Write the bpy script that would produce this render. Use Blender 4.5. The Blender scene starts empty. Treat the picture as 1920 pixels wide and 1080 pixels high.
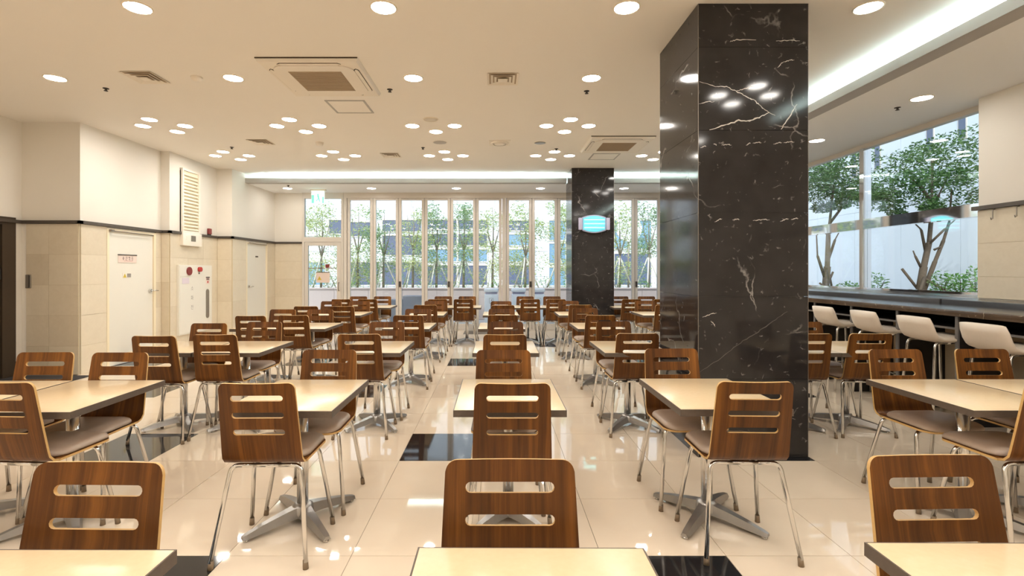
import bpy, bmesh, math, random
from mathutils import Vector, Matrix
from mathutils.geometry import delaunay_2d_cdt

random.seed(7)
SC = bpy.context.scene
COL = SC.collection
PI = math.pi

# ------------------------------------------------------------------ camera, sky, sun, exposure
H = 1.368
cam_d = bpy.data.cameras.new('camera')
cam_d.sensor_width = 36.0
cam_d.lens = 937.0 / 1920.0 * 36.0
cam_d.shift_x = 32.0 / 1920.0
cam_d.shift_y = -32.0 / 1920.0
cam_d.clip_end = 200
cam = bpy.data.objects.new('camera', cam_d)
COL.objects.link(cam)
cam.location = (0, 0, H)
cam.rotation_euler = (PI / 2, 0, 0)
SC.camera = cam

W = bpy.data.worlds.new('sky')
SC.world = W
W.use_nodes = True
nt = W.node_tree
nt.nodes.clear()
wo = nt.nodes.new('ShaderNodeOutputWorld')
wb = nt.nodes.new('ShaderNodeBackground')
sk = nt.nodes.new('ShaderNodeTexSky')
sk.sky_type = 'NISHITA'
sk.sun_disc = False
sk.sun_elevation = math.radians(48)
sk.sun_rotation = math.radians(205)
sk.air_density = 1.0
sk.dust_density = 3.0
sk.ozone_density = 1.0
wb.inputs['Strength'].default_value = 0.26
nt.links.new(sk.outputs[0], wb.inputs[0])
nt.links.new(wb.outputs[0], wo.inputs[0])

sun_d = bpy.data.lights.new('sun', 'SUN')
sun_d.energy = 1.3
sun_d.angle = math.radians(0.6)
sun_d.color = (1.0, 0.96, 0.9)
sun = bpy.data.objects.new('sun', sun_d)
COL.objects.link(sun)
sun.location = (0, 0, 20)
sun.rotation_euler = Vector((0.42, 0.72, -0.75)).to_track_quat('-Z', 'Y').to_euler()

vs = SC.view_settings
vs.view_transform = 'Standard'
vs.look = 'None'
vs.gamma = 1.0
vs.use_curve_mapping = False
vs.exposure = 0.45
SC.cycles.use_denoising = True
SC.cycles.max_bounces = 10
SC.cycles.diffuse_bounces = 6
SC.cycles.glossy_bounces = 5
SC.cycles.transparent_max_bounces = 24
SC.cycles.sample_clamp_indirect = 8.0
SC.cycles.caustics_reflective = False
SC.cycles.caustics_refractive = False

LAMP_E = 51.0      # warm ceiling downlights
COVE_E = 30.0      # cool cove strips

# ------------------------------------------------------------------ materials
def srgb(r, g, b):
    f = lambda c: (c / 255 / 12.92) if c / 255 <= 0.04045 else ((c / 255 + 0.055) / 1.055) ** 2.4
    return (f(r), f(g), f(b), 1.0)

def new_mat(name):
    m = bpy.data.materials.new(name)
    m.use_nodes = True
    n = m.node_tree.nodes
    p = n.get('Principled BSDF')
    return m, m.node_tree, n, p

def N(nt, typ, **kw):
    n = nt.nodes.new(typ)
    for k, v in kw.items():
        setattr(n, k, v)
    return n

def L(nt, a, b):
    nt.links.new(a, b)

def mat(name, col, rough=0.5, metal=0.0, var=0.0, scale=6.0, bump=0.0, spec=None, emit=None, es=0.0, coat=0.0):
    m, nt, n, p = new_mat(name)
    p.inputs['Base Color'].default_value = col
    p.inputs['Roughness'].default_value = rough
    p.inputs['Metallic'].default_value = metal
    if spec is not None:
        p.inputs['Specular IOR Level'].default_value = spec
    if coat:
        p.inputs['Coat Weight'].default_value = coat
    if emit is not None:
        p.inputs['Emission Color'].default_value = emit
        p.inputs['Emission Strength'].default_value = es
    tc = N(nt, 'ShaderNodeTexCoord')
    nz = N(nt, 'ShaderNodeTexNoise')
    nz.inputs['Scale'].default_value = scale
    nz.inputs['Detail'].default_value = 4
    L(nt, tc.outputs['Object'], nz.inputs['Vector'])
    if var > 0:
        mx = N(nt, 'ShaderNodeMix', data_type='RGBA')
        mx.inputs['A'].default_value = tuple(max(0, c * (1 - var)) for c in col[:3]) + (1,)
        mx.inputs['B'].default_value = tuple(min(1, c * (1 + var)) for c in col[:3]) + (1,)
        L(nt, nz.outputs['Fac'], mx.inputs['Factor'])
        L(nt, mx.outputs['Result'], p.inputs['Base Color'])
    if bump > 0:
        bp = N(nt, 'ShaderNodeBump')
        bp.inputs['Strength'].default_value = bump
        bp.inputs['Distance'].default_value = 0.01
        L(nt, nz.outputs['Fac'], bp.inputs['Height'])
        L(nt, bp.outputs['Normal'], p.inputs['Normal'])
    return m

M = {}
M['ceiling'] = mat('ceiling_paint', srgb(236, 231, 224), 0.75, var=0.015, scale=2)
M['soffit'] = mat('ceiling_paint_lightened', srgb(246, 246, 246), 0.75, var=0.01, scale=2)  # ceiling paint lightened to stand in for bounce light missing on the soffits
M['soffit_lip'] = mat('soffit_lip_grey', srgb(176, 172, 168), 0.6, var=0.02)  # plain grey of the cove lips, shared by small ceiling parts
M['wall'] = mat('wall_paint', srgb(230, 225, 216), 0.7, var=0.015, scale=2)
M['trim'] = mat('dark_trim', srgb(78, 70, 62), 0.45, var=0.1, scale=20)
M['white_door'] = mat('white_door_paint', srgb(231, 228, 218), 0.4, var=0.01)
M['door_frame'] = mat('door_frame_paint', srgb(240, 228, 200), 0.45, var=0.02)
M['dark_door'] = mat('dark_brown_door', srgb(62, 50, 38), 0.4, var=0.15, scale=8)
M['grout'] = mat('grout', srgb(150, 138, 122), 0.8, var=0.05)
M['wall_joint'] = mat('stone_joint', srgb(196, 180, 150), 0.85, var=0.05)
M['black_tile'] = mat('black_polished_tile', srgb(34, 34, 36), 0.06, var=0.15, scale=30)
M['table_edge'] = mat('table_edge', srgb(92, 80, 70), 0.45, var=0.2, scale=60)
M['cushion'] = mat('taupe_vinyl', srgb(178, 160, 145), 0.42, var=0.05, scale=60, bump=0.05)
M['ply_edge'] = mat('plywood_edge', srgb(206, 168, 108), 0.5, var=0.15, scale=90)
M['chrome'] = mat('chrome_tube', (0.72, 0.71, 0.69, 1), 0.16, metal=1.0, var=0.03)
M['alu'] = mat('cast_aluminium', (0.42, 0.41, 0.40, 1), 0.32, metal=0.9, var=0.1, scale=25)
M['rubber'] = mat('brown_rubber', srgb(132, 114, 92), 0.7, var=0.1)
M['black_plastic'] = mat('black_plastic', srgb(24, 22, 22), 0.4, var=0.1)
M['stool'] = mat('cream_leatherette', srgb(226, 212, 196), 0.45, var=0.03, scale=40, bump=0.03)
M['counter_dark'] = mat('dark_counter_laminate', srgb(66, 64, 66), 0.25, var=0.12, scale=14)
M['counter_side'] = mat('black_divider', srgb(34, 31, 30), 0.4, var=0.1)
M['counter_rim'] = mat('grey_edge_strip', srgb(118, 114, 112), 0.4, var=0.05)
M['counter_back'] = mat('beige_panel', srgb(214, 196, 168), 0.5, var=0.04)
M['frame'] = mat('warm_silver_frame', srgb(216, 209, 200), 0.4, metal=0.0, var=0.03, scale=4)
M['gasket'] = mat('black_gasket', srgb(66, 60, 56), 0.6, var=0.05)
M['mirror'] = mat('mirror_steel', (0.82, 0.81, 0.80, 1), 0.04, metal=1.0, var=0.01)
M['white_plastic'] = mat('white_plastic', srgb(238, 231, 219), 0.5, var=0.015)
M['cream_plastic'] = mat('cream_plastic', srgb(232, 224, 212), 0.5, var=0.015)
M['grille'] = mat('grille_brown', srgb(172, 154, 130), 0.6, var=0.08, scale=120, bump=0.1)
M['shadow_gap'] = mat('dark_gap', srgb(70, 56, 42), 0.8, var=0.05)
M['louvre'] = mat('louvre_cream', srgb(236, 227, 204), 0.5, var=0.02)
M['red'] = mat('red_plastic', srgb(176, 44, 40), 0.4, var=0.05)
M['dark_red'] = mat('dark_red_plastic', srgb(128, 50, 48), 0.5, var=0.1, scale=40)
M['steel_grey'] = mat('grey_steel', srgb(140, 132, 122), 0.35, metal=0.5, var=0.05)
M['sign_pink'] = mat('sign_card', srgb(232, 214, 204), 0.5, var=0.02)
M['ink'] = mat('sign_ink', srgb(128, 104, 100), 0.6, var=0.05)
M['ink_red'] = mat('sign_red_ink', srgb(196, 120, 112), 0.6, var=0.05)
M['ink_grey'] = mat('grey_ink', srgb(150, 146, 142), 0.6, var=0.05)
M['yellow'] = mat('warning_yellow', srgb(214, 186, 60), 0.5, var=0.05)
M['lavender'] = mat('pale_lavender_sticker', srgb(222, 210, 220), 0.6, var=0.02)
M['green'] = mat('exit_green', srgb(120, 214, 190), 0.5, emit=srgb(130, 235, 205), es=0.5)
M['exit_white'] = mat('exit_white', srgb(235, 255, 250), 0.5, emit=srgb(225, 255, 248), es=1.0)
M['uv_tube'] = mat('cyan_tube', srgb(150, 240, 240), 0.4, emit=srgb(120, 240, 238), es=1.7)
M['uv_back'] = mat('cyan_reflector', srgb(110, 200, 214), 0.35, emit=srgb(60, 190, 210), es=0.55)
M['lilac'] = mat('lilac_housing', srgb(176, 172, 196), 0.4, var=0.03)
M['lamp'] = mat('downlight_lens', srgb(255, 248, 236), 0.4, emit=(1.0, 0.945, 0.87, 1), es=LAMP_E)
M['lamp_off'] = mat('unlit_lens', srgb(212, 202, 186), 0.4, var=0.02)
M['cove'] = mat('cove_tube', srgb(240, 255, 255), 0.4, emit=(0.74, 0.97, 1.0, 1), es=COVE_E)
M['ring'] = mat('lamp_ring', srgb(236, 226, 208), 0.4, var=0.02)
M['granite'] = mat('pink_grey_granite', srgb(186, 172, 168), 0.6, var=0.14, scale=60)
M['paving'] = mat('grey_paving', srgb(190, 186, 182), 0.8, var=0.08, scale=8)
M['soil'] = mat('pale_soil', srgb(158, 148, 130), 0.9, var=0.3, scale=12)  # soil colour lightened so the bed bounces light up to the soffit
M['facade'] = mat('white_facade', srgb(226, 230, 236), 0.6, var=0.02, scale=1)
M['facade_blue'] = mat('pale_wall_panel', srgb(222, 230, 238), 0.55, var=0.02, scale=1)
M['win_blue'] = mat('navy_glass', srgb(92, 104, 130), 0.12, var=0.15, scale=0.6)
M['win_sky'] = mat('sky_blue_glass', srgb(126, 162, 190), 0.12, var=0.15, scale=0.6)
M['bark'] = mat('brown_bark', srgb(96, 82, 68), 0.9, var=0.3, scale=30, bump=0.3)
M['pale_bark'] = mat('pale_bark', srgb(136, 128, 116), 0.9, var=0.2, scale=30)
M['stake'] = mat('pale_wood_stake', srgb(226, 222, 214), 0.7, var=0.08, scale=20)
M['grey_box'] = mat('grey_bench', srgb(150, 150, 158), 0.6, var=0.05)
M['bin'] = mat('white_bin', srgb(236, 238, 244), 0.45, var=0.02)
M['doormat'] = mat('dark_mat', srgb(52, 50, 52), 0.85, var=0.2, scale=80)
M['orange'] = mat('orange_plastic', srgb(222, 120, 96), 0.5, var=0.05)

def leaf_mat(name, c1, c2):
    m, nt, n, p = new_mat(name)
    g = N(nt, 'ShaderNodeNewGeometry')
    r = N(nt, 'ShaderNodeMix', data_type='RGBA')
    r.inputs['A'].default_value = c1
    r.inputs['B'].default_value = c2
    L(nt, g.outputs['Random Per Island'], r.inputs['Factor'])
    L(nt, r.outputs['Result'], p.inputs['Base Color'])
    p.inputs['Roughness'].default_value = 0.5
    tr = N(nt, 'ShaderNodeBsdfTranslucent')
    L(nt, r.outputs['Result'], tr.inputs['Color'])
    mx = N(nt, 'ShaderNodeMixShader')
    mx.inputs[0].default_value = 0.4
    out = n.get('Material Output')
    L(nt, p.outputs[0], mx.inputs[1])
    L(nt, tr.outputs[0], mx.inputs[2])
    L(nt, mx.outputs[0], out.inputs[0])
    return m

M['leaf_dark'] = leaf_mat('deep_green_leaf', srgb(54, 92, 50), srgb(112, 150, 84))
M['leaf_mid'] = leaf_mat('mid_green_leaf', srgb(118, 156, 110), srgb(184, 206, 150))
M['leaf_pale'] = leaf_mat('pale_green_leaf', srgb(160, 186, 128), srgb(222, 226, 160))
M['leaf_shrub'] = leaf_mat('shrub_leaf', srgb(92, 148, 78), srgb(150, 190, 110))

def glass_mat(name, tint, refl):
    m, nt, n, p = new_mat(name)
    n.remove(p)
    out = n.get('Material Output')
    t = N(nt, 'ShaderNodeBsdfTransparent')
    t.inputs[0].default_value = tint
    g = N(nt, 'ShaderNodeBsdfGlossy')
    g.inputs['Roughness'].default_value = 0.01
    lw = N(nt, 'ShaderNodeLayerWeight')
    lw.inputs['Blend'].default_value = 0.5
    pw = N(nt, 'ShaderNodeMath', operation='POWER')
    pw.inputs[1].default_value = 4.0
    L(nt, lw.outputs['Facing'], pw.inputs[0])
    ma = N(nt, 'ShaderNodeMath', operation='MULTIPLY_ADD')
    ma.inputs[1].default_value = 0.7
    ma.inputs[2].default_value = refl
    L(nt, pw.outputs[0], ma.inputs[0])
    mx = N(nt, 'ShaderNodeMixShader')
    L(nt, ma.outputs[0], mx.inputs[0])
    L(nt, t.outputs[0], mx.inputs[1])
    L(nt, g.outputs[0], mx.inputs[2])
    L(nt, mx.outputs[0], out.inputs[0])
    return m

M['glass'] = glass_mat('clear_glass', (0.91, 0.97, 0.985, 1), 0.04)

def tile_mat():
    m, nt, n, p = new_mat('cream_polished_tile')
    oi = N(nt, 'ShaderNodeObjectInfo')
    tc = N(nt, 'ShaderNodeTexCoord')
    nz = N(nt, 'ShaderNodeTexNoise')
    nz.noise_dimensions = '4D'
    nz.inputs['Scale'].default_value = 3.5
    nz.inputs['Detail'].default_value = 5
    L(nt, tc.outputs['Object'], nz.inputs['Vector'])
    sc = N(nt, 'ShaderNodeMath', operation='MULTIPLY')
    sc.inputs[1].default_value = 50
    L(nt, oi.outputs['Random'], sc.inputs[0])
    L(nt, sc.outputs[0], nz.inputs['W'])
    ad = N(nt, 'ShaderNodeMath', operation='MULTIPLY_ADD')
    ad.inputs[1].default_value = 0.35
    L(nt, oi.outputs['Random'], ad.inputs[0])
    L(nt, nz.outputs['Fac'], ad.inputs[2])
    mx = N(nt, 'ShaderNodeMix', data_type='RGBA')
    mx.inputs['A'].default_value = srgb(224, 206, 184)
    mx.inputs['B'].default_value = srgb(236, 221, 200)
    L(nt, ad.outputs[0], mx.inputs['Factor'])
    L(nt, mx.outputs['Result'], p.inputs['Base Color'])
    p.inputs['Roughness'].default_value = 0.035
    p.inputs['Specular IOR Level'].default_value = 0.55
    return m
M['tile'] = tile_mat()

def stone_mat():
    m, nt, n, p = new_mat('beige_limestone')
    oi = N(nt, 'ShaderNodeObjectInfo')
    tc = N(nt, 'ShaderNodeTexCoord')
    nz = N(nt, 'ShaderNodeTexNoise')
    nz.noise_dimensions = '4D'
    nz.inputs['Scale'].default_value = 9
    nz.inputs['Detail'].default_value = 8
    nz.inputs['Roughness'].default_value = 0.7
    nz.inputs['Distortion'].default_value = 1.2
    L(nt, tc.outputs['Object'], nz.inputs['Vector'])
    sc = N(nt, 'ShaderNodeMath', operation='MULTIPLY')
    sc.inputs[1].default_value = 50
    L(nt, oi.outputs['Random'], sc.inputs[0])
    L(nt, sc.outputs[0], nz.inputs['W'])
    a = N(nt, 'ShaderNodeMath', operation='MULTIPLY_ADD')
    a.inputs[1].default_value = 0.7
    L(nt, nz.outputs['Fac'], a.inputs[0])
    b = N(nt, 'ShaderNodeMath', operation='MULTIPLY')
    b.inputs[1].default_value = 0.35
    L(nt, oi.outputs['Random'], b.inputs[0])
    L(nt, b.outputs[0], a.inputs[2])
    mx = N(nt, 'ShaderNodeMix', data_type='RGBA')
    mx.inputs['A'].default_value = srgb(204, 190, 166)
    mx.inputs['B'].default_value = srgb(232, 222, 202)
    L(nt, a.outputs[0], mx.inputs['Factor'])
    L(nt, mx.outputs['Result'], p.inputs['Base Color'])
    p.inputs['Roughness'].default_value = 0.42
    return m
M['stone'] = stone_mat()

def wood_mat():
    m, nt, n, p = new_mat('walnut_veneer')
    uv = N(nt, 'ShaderNodeUVMap')
    oi = N(nt, 'ShaderNodeObjectInfo')
    mp = N(nt, 'ShaderNodeMapping')
    mp.inputs['Scale'].default_value = (60, 1.6, 1)
    L(nt, uv.outputs[0], mp.inputs['Vector'])
    ml = N(nt, 'ShaderNodeMath', operation='MULTIPLY')
    ml.inputs[1].default_value = 40
    L(nt, oi.outputs['Random'], ml.inputs[0])
    n1 = N(nt, 'ShaderNodeTexNoise')
    n1.noise_dimensions = '4D'
    n1.inputs['Scale'].default_value = 1.0
    n1.inputs['Detail'].default_value = 5
    n1.inputs['Roughness'].default_value = 0.65
    L(nt, mp.outputs[0], n1.inputs['Vector'])
    L(nt, ml.outputs[0], n1.inputs['W'])
    mp2 = N(nt, 'ShaderNodeMapping')
    mp2.inputs['Scale'].default_value = (14, 0.5, 1)
    L(nt, uv.outputs[0], mp2.inputs['Vector'])
    n2 = N(nt, 'ShaderNodeTexNoise')
    n2.noise_dimensions = '4D'
    n2.inputs['Scale'].default_value = 1.0
    n2.inputs['Detail'].default_value = 2
    L(nt, mp2.outputs[0], n2.inputs['Vector'])
    L(nt, ml.outputs[0], n2.inputs['W'])
    av = N(nt, 'ShaderNodeMath', operation='MULTIPLY_ADD')
    av.inputs[1].default_value = 0.5
    L(nt, n2.outputs['Fac'], av.inputs[0])
    hf = N(nt, 'ShaderNodeMath', operation='MULTIPLY')
    hf.inputs[1].default_value = 0.5
    L(nt, n1.outputs['Fac'], hf.inputs[0])
    L(nt, hf.outputs[0], av.inputs[2])
    cr = N(nt, 'ShaderNodeValToRGB')
    e = cr.color_ramp.elements
    e[0].position = 0.34
    e[0].color = srgb(58, 34, 14)
    e[1].position = 0.66
    e[1].color = srgb(136, 87, 34)
    k = cr.color_ramp.elements.new(0.5)
    k.color = srgb(94, 56, 21)
    L(nt, av.outputs[0], cr.inputs[0])
    L(nt, cr.outputs[0], p.inputs['Base Color'])
    p.inputs['Roughness'].default_value = 0.36
    p.inputs['Specular IOR Level'].default_value = 0.28
    return m
M['wood'] = wood_mat()

def tabletop_mat():
    m, nt, n, p = new_mat('cream_laminate')
    oi = N(nt, 'ShaderNodeObjectInfo')
    tc = N(nt, 'ShaderNodeTexCoord')
    nz = N(nt, 'ShaderNodeTexNoise')
    nz.inputs['Scale'].default_value = 60
    nz.inputs['Detail'].default_value = 4
    L(nt, tc.outputs['Object'], nz.inputs['Vector'])
    mx = N(nt, 'ShaderNodeMix', data_type='RGBA')
    mx.inputs['A'].default_value = srgb(224, 199, 161)
    mx.inputs['B'].default_value = srgb(232, 209, 173)
    L(nt, nz.outputs['Fac'], mx.inputs['Factor'])
    L(nt, mx.outputs['Result'], p.inputs['Base Color'])
    p.inputs['Roughness'].default_value = 0.2
    return m
M['tabletop'] = tabletop_mat()

def marble_mat(name, base, vein, vscale, coords='Object', rough=0.05):
    m, nt, n, p = new_mat(name)
    tc = N(nt, 'ShaderNodeTexCoord')
    geo = N(nt, 'ShaderNodeNewGeometry')
    src = geo.outputs['Position']
    dn = N(nt, 'ShaderNodeTexNoise')
    dn.inputs['Scale'].default_value = 2.2
    dn.inputs['Detail'].default_value = 6
    L(nt, src, dn.inputs['Vector'])
    mixv = N(nt, 'ShaderNodeVectorMath', operation='MULTIPLY_ADD')
    mixv.inputs[1].default_value = (0.5, 0.5, 0.5)
    L(nt, dn.outputs['Color'], mixv.inputs[0])
    L(nt, src, mixv.inputs[2])
    # thin broken veins
    v = N(nt, 'ShaderNodeTexVoronoi', feature='DISTANCE_TO_EDGE')
    v.inputs['Scale'].default_value = vscale
    L(nt, mixv.outputs[0], v.inputs['Vector'])
    lt = N(nt, 'ShaderNodeMapRange')
    lt.inputs['From Min'].default_value = 0.0
    lt.inputs['From Max'].default_value = 0.010
    lt.inputs['To Min'].default_value = 1.0
    lt.inputs['To Max'].default_value = 0.0
    L(nt, v.outputs['Distance'], lt.inputs['Value'])
    mk = N(nt, 'ShaderNodeTexNoise')
    mk.inputs['Scale'].default_value = 3.0
    mk.inputs['Detail'].default_value = 3
    L(nt, src, mk.inputs['Vector'])
    mr = N(nt, 'ShaderNodeMapRange')
    mr.inputs['From Min'].default_value = 0.52
    mr.inputs['From Max'].default_value = 0.68
    L(nt, mk.outputs['Fac'], mr.inputs['Value'])
    a = N(nt, 'ShaderNodeMath', operation='MULTIPLY')
    L(nt, lt.outputs[0], a.inputs[0])
    L(nt, mr.outputs[0], a.inputs[1])
    # small flecks
    v2 = N(nt, 'ShaderNodeTexVoronoi', feature='DISTANCE_TO_EDGE')
    v2.inputs['Scale'].default_value = vscale * 7
    L(nt, mixv.outputs[0], v2.inputs['Vector'])
    l2 = N(nt, 'ShaderNodeMapRange')
    l2.inputs['From Max'].default_value = 0.05
    l2.inputs['To Min'].default_value = 1.0
    l2.inputs['To Max'].default_value = 0.0
    L(nt, v2.outputs['Distance'], l2.inputs['Value'])
    mk2 = N(nt, 'ShaderNodeTexNoise')
    mk2.inputs['Scale'].default_value = 22.0
    mk2.inputs['Detail'].default_value = 3
    L(nt, src, mk2.inputs['Vector'])
    mr2 = N(nt, 'ShaderNodeMapRange')
    mr2.inputs['From Min'].default_value = 0.60
    mr2.inputs['From Max'].default_value = 0.72
    L(nt, mk2.outputs['Fac'], mr2.inputs['Value'])
    b = N(nt, 'ShaderNodeMath', operation='MULTIPLY')
    L(nt, l2.outputs[0], b.inputs[0])
    L(nt, mr2.outputs[0], b.inputs[1])
    # cloudy base
    cl = N(nt, 'ShaderNodeTexNoise')
    cl.inputs['Scale'].default_value = 5
    cl.inputs['Detail'].default_value = 8
    L(nt, src, cl.inputs['Vector'])
    bs = N(nt, 'ShaderNodeMix', data_type='RGBA')
    bs.inputs['A'].default_value = tuple(c * 0.55 for c in base[:3]) + (1,)
    bs.inputs['B'].default_value = tuple(c * 1.7 for c in base[:3]) + (1,)
    L(nt, cl.outputs['Fac'], bs.inputs['Factor'])
    sm = N(nt, 'ShaderNodeMath', operation='ADD')
    sm.use_clamp = True
    L(nt, a.outputs[0], sm.inputs[0])
    hb = N(nt, 'ShaderNodeMath', operation='MULTIPLY')
    hb.inputs[1].default_value = 0.75
    L(nt, b.outputs[0], hb.inputs[0])
    L(nt, hb.outputs[0], sm.inputs[1])
    mx = N(nt, 'ShaderNodeMix', data_type='RGBA')
    mx.inputs['B'].default_value = vein
    L(nt, sm.outputs[0], mx.inputs['Factor'])
    L(nt, bs.outputs['Result'], mx.inputs['A'])
    L(nt, mx.outputs['Result'], p.inputs['Base Color'])
    p.inputs['Roughness'].default_value = rough
    p.inputs['Specular IOR Level'].default_value = 0.36
    return m
M['marble'] = marble_mat('black_veined_marble', srgb(42, 40, 40), srgb(150, 146, 142), 1.3, rough=0.08)
M['emperador'] = marble_mat('dark_brown_marble', srgb(78, 63, 50), srgb(214, 198, 174), 3.0, rough=0.14)
M['vein'] = mat('white_vein', srgb(206, 200, 192), 0.15, var=0.25, scale=30)
M['vein_dim'] = mat('grey_vein', srgb(96, 92, 88), 0.12, var=0.25, scale=30)

# ------------------------------------------------------------------ mesh helpers
class MB:
    """collects vertices, faces, material slots; build() makes one mesh"""
    def __init__(self):
        self.v = []; self.f = []; self.m = []; self.s = []; self.uv = None
    def add(self, verts, faces, mi=0, smooth=False):
        o = len(self.v)
        self.v += [tuple(p) for p in verts]
        for f in faces:
            self.f.append(tuple(i + o for i in f)); self.m.append(mi); self.s.append(smooth)
        return self
    def box(self, x0, x1, y0, y1, z0, z1, mi=0):
        return self.hexa([(x0, y0, z0), (x1, y0, z0), (x1, y1, z0), (x0, y1, z0),
                          (x0, y0, z1), (x1, y0, z1), (x1, y1, z1), (x0, y1, z1)], mi)
    def hexa(self, p, mi=0):
        c = sum((Vector(q) for q in p), Vector()) / 8
        fs = [(0, 3, 2, 1), (4, 5, 6, 7), (0, 1, 5, 4), (1, 2, 6, 5), (2, 3, 7, 6), (3, 0, 4, 7)]
        out = []
        for f in fs:
            a, b, d = Vector(p[f[0]]), Vector(p[f[1]]), Vector(p[f[2]])
            n = (b - a).cross(d - a)
            out.append(f if n.dot(a - c) >= 0 else tuple(reversed(f)))
        return self.add(p, out, mi)
    def cbox(self, x0, x1, y0, y1, z0, z1, b, mi=0):
        """box with chamfered edges, 26 faces"""
        bm = bmesh.new()
        bmesh.ops.create_cube(bm, size=1.0)
        for v in bm.verts:
            v.co = Vector(((x0 + x1) / 2 + v.co.x * (x1 - x0), (y0 + y1) / 2 + v.co.y * (y1 - y0), (z0 + z1) / 2 + v.co.z * (z1 - z0)))
        bmesh.ops.bevel(bm, geom=bm.edges[:], offset=b, segments=2, affect='EDGES', profile=0.6)
        bm.verts.index_update()
        self.add([v.co[:] for v in bm.verts], [[v.index for v in f.verts] for f in bm.faces], mi, True)
        bm.free()
        return self
    def obox(self, O, u, n, u0, u1, n0, n1, z0, z1, mi=0):
        O = Vector(O); u = Vector(u); n = Vector(n)
        P = lambda a, b, z: tuple(O + u * a + n * b + Vector((0, 0, z)))
        return self.hexa([P(u0, n0, z0), P(u1, n0, z0), P(u1, n1, z0), P(u0, n1, z0),
                          P(u0, n0, z1), P(u1, n0, z1), P(u1, n1, z1), P(u0, n1, z1)], mi)
    def tube(self, pts, r, n=10, mi=0, caps=True, closed=False):
        pts = [Vector(p) for p in pts]
        R = r if isinstance(r, (list, tuple)) else [r] * len(pts)
        rings = []
        prev = None
        K = len(pts)
        for i, p in enumerate(pts):
            if closed:
                t = pts[(i + 1) % K] - pts[i - 1]
            else:
                t = pts[min(i + 1, K - 1)] - pts[max(i - 1, 0)]
            t.normalize()
            if prev is None:
                a = Vector((0, 0, 1)) if abs(t.z) < 0.9 else Vector((1, 0, 0))
                x = t.cross(a).normalized()
            else:
                x = (prev - t * prev.dot(t)).normalized()
            prev = x
            y = t.cross(x)
            rings.append([p + (x * math.cos(2 * PI * k / n) + y * math.sin(2 * PI * k / n)) * R[i] for k in range(n)])
        vs_ = [q for rg in rings for q in rg]
        fs = []
        for i in range(K if closed else K - 1):
            j = (i + 1) % K
            for k in range(n):
                k2 = (k + 1) % n
                fs.append((i * n + k, i * n + k2, j * n + k2, j * n + k))
        self.add(vs_, fs, mi, True)
        if caps and not closed:
            o = len(self.v) - len(vs_)
            self.f.append(tuple(o + k for k in reversed(range(n)))); self.m.append(mi); self.s.append(False)
            self.f.append(tuple(o + (K - 1) * n + k for k in range(n))); self.m.append(mi); self.s.append(False)
        return self
    def lathe(self, prof, n=24, c=(0, 0, 0), mi=0, smooth=True, cap_top=False, cap_bot=False):
        vs_ = []
        for (r, z) in prof:
            for k in range(n):
                a = 2 * PI * k / n
                vs_.append((c[0] + r * math.cos(a), c[1] + r * math.sin(a), c[2] + z))
        fs = []
        for i in range(len(prof) - 1):
            for k in range(n):
                k2 = (k + 1) % n
                fs.append((i * n + k, i * n + k2, (i + 1) * n + k2, (i + 1) * n + k))
        self.add(vs_, fs, mi, smooth)
        o = len(self.v) - len(vs_)
        if cap_bot:
            self.f.append(tuple(o + k for k in reversed(range(n)))); self.m.append(mi); self.s.append(False)
        if cap_top:
            q = (len(prof) - 1) * n
            self.f.append(tuple(o + q + k for k in range(n))); self.m.append(mi); self.s.append(False)
        return self
    def prism(self, poly, to3, d0, d1, mi=0):
        """extrude a 2-D polygon; to3(a, b, d) gives the point"""
        k = len(poly)
        vs_ = [to3(a, b, d0) for a, b in poly] + [to3(a, b, d1) for a, b in poly]
        fs = [tuple(range(k)), tuple(reversed(range(k, 2 * k)))]
        fs += [(i, (i + 1) % k, k + (i + 1) % k, k + i)[::-1] for i in range(k)]
        return self.add(vs_, fs, mi)
    def mesh(self, name, mats):
        me = bpy.data.meshes.new(name)
        me.from_pydata(self.v, [], self.f)
        for x in (mats if isinstance(mats, (list, tuple)) else [mats]):
            me.materials.append(M[x] if isinstance(x, str) else x)
        me.polygons.foreach_set('material_index', self.m)
        me.polygons.foreach_set('use_smooth', self.s)
        me.update()
        return me
    def build(self, name, mats, parent=None):
        return link(name, self.mesh(name, mats), parent)

def link(name, me, parent=None, loc=None, rz=0.0):
    o = bpy.data.objects.new(name, me)
    COL.objects.link(o)
    if parent is not None:
        o.parent = parent
    if loc is not None:
        o.location = loc
    if rz:
        o.rotation_euler = (0, 0, rz)
    return o

def tag(o, label=None, cat=None, group=None, kind=None):
    if label: o['label'] = label
    if cat: o['category'] = cat
    if group: o['group'] = group
    if kind: o['kind'] = kind
    return o

def thing(name, label, cat, loc=(0, 0, 0), rz=0.0, group=None, kind=None):
    o = bpy.data.objects.new(name, None)
    o.empty_display_size = 0.1
    COL.objects.link(o)
    o.location = loc
    o.rotation_euler = (0, 0, rz)
    return tag(o, label, cat, group, kind)

def spawn(spec, root):
    """spec: list of (name, mesh, [sub-parts (name, mesh)])"""
    for name, me, subs in spec:
        p = link(name, me, root)
        for sn, sm in subs:
            link(sn, sm, p)

def fillet(pts, r, seg=5):
    pts = [Vector(p) for p in pts]
    out = [pts[0]]
    for i in range(1, len(pts) - 1):
        a, b, c = pts[i - 1], pts[i], pts[i + 1]
        u = (a - b).normalized(); w = (c - b).normalized()
        ang = u.angle(w)
        d = min(r / math.tan(ang / 2), (a - b).length * 0.49, (c - b).length * 0.49)
        p0 = b + u * d; p1 = b + w * d
        for k in range(seg + 1):
            t = k / seg
            out.append((1 - t) ** 2 * p0 + 2 * t * (1 - t) * b + t * t * p1)
    out.append(pts[-1])
    return out

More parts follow.
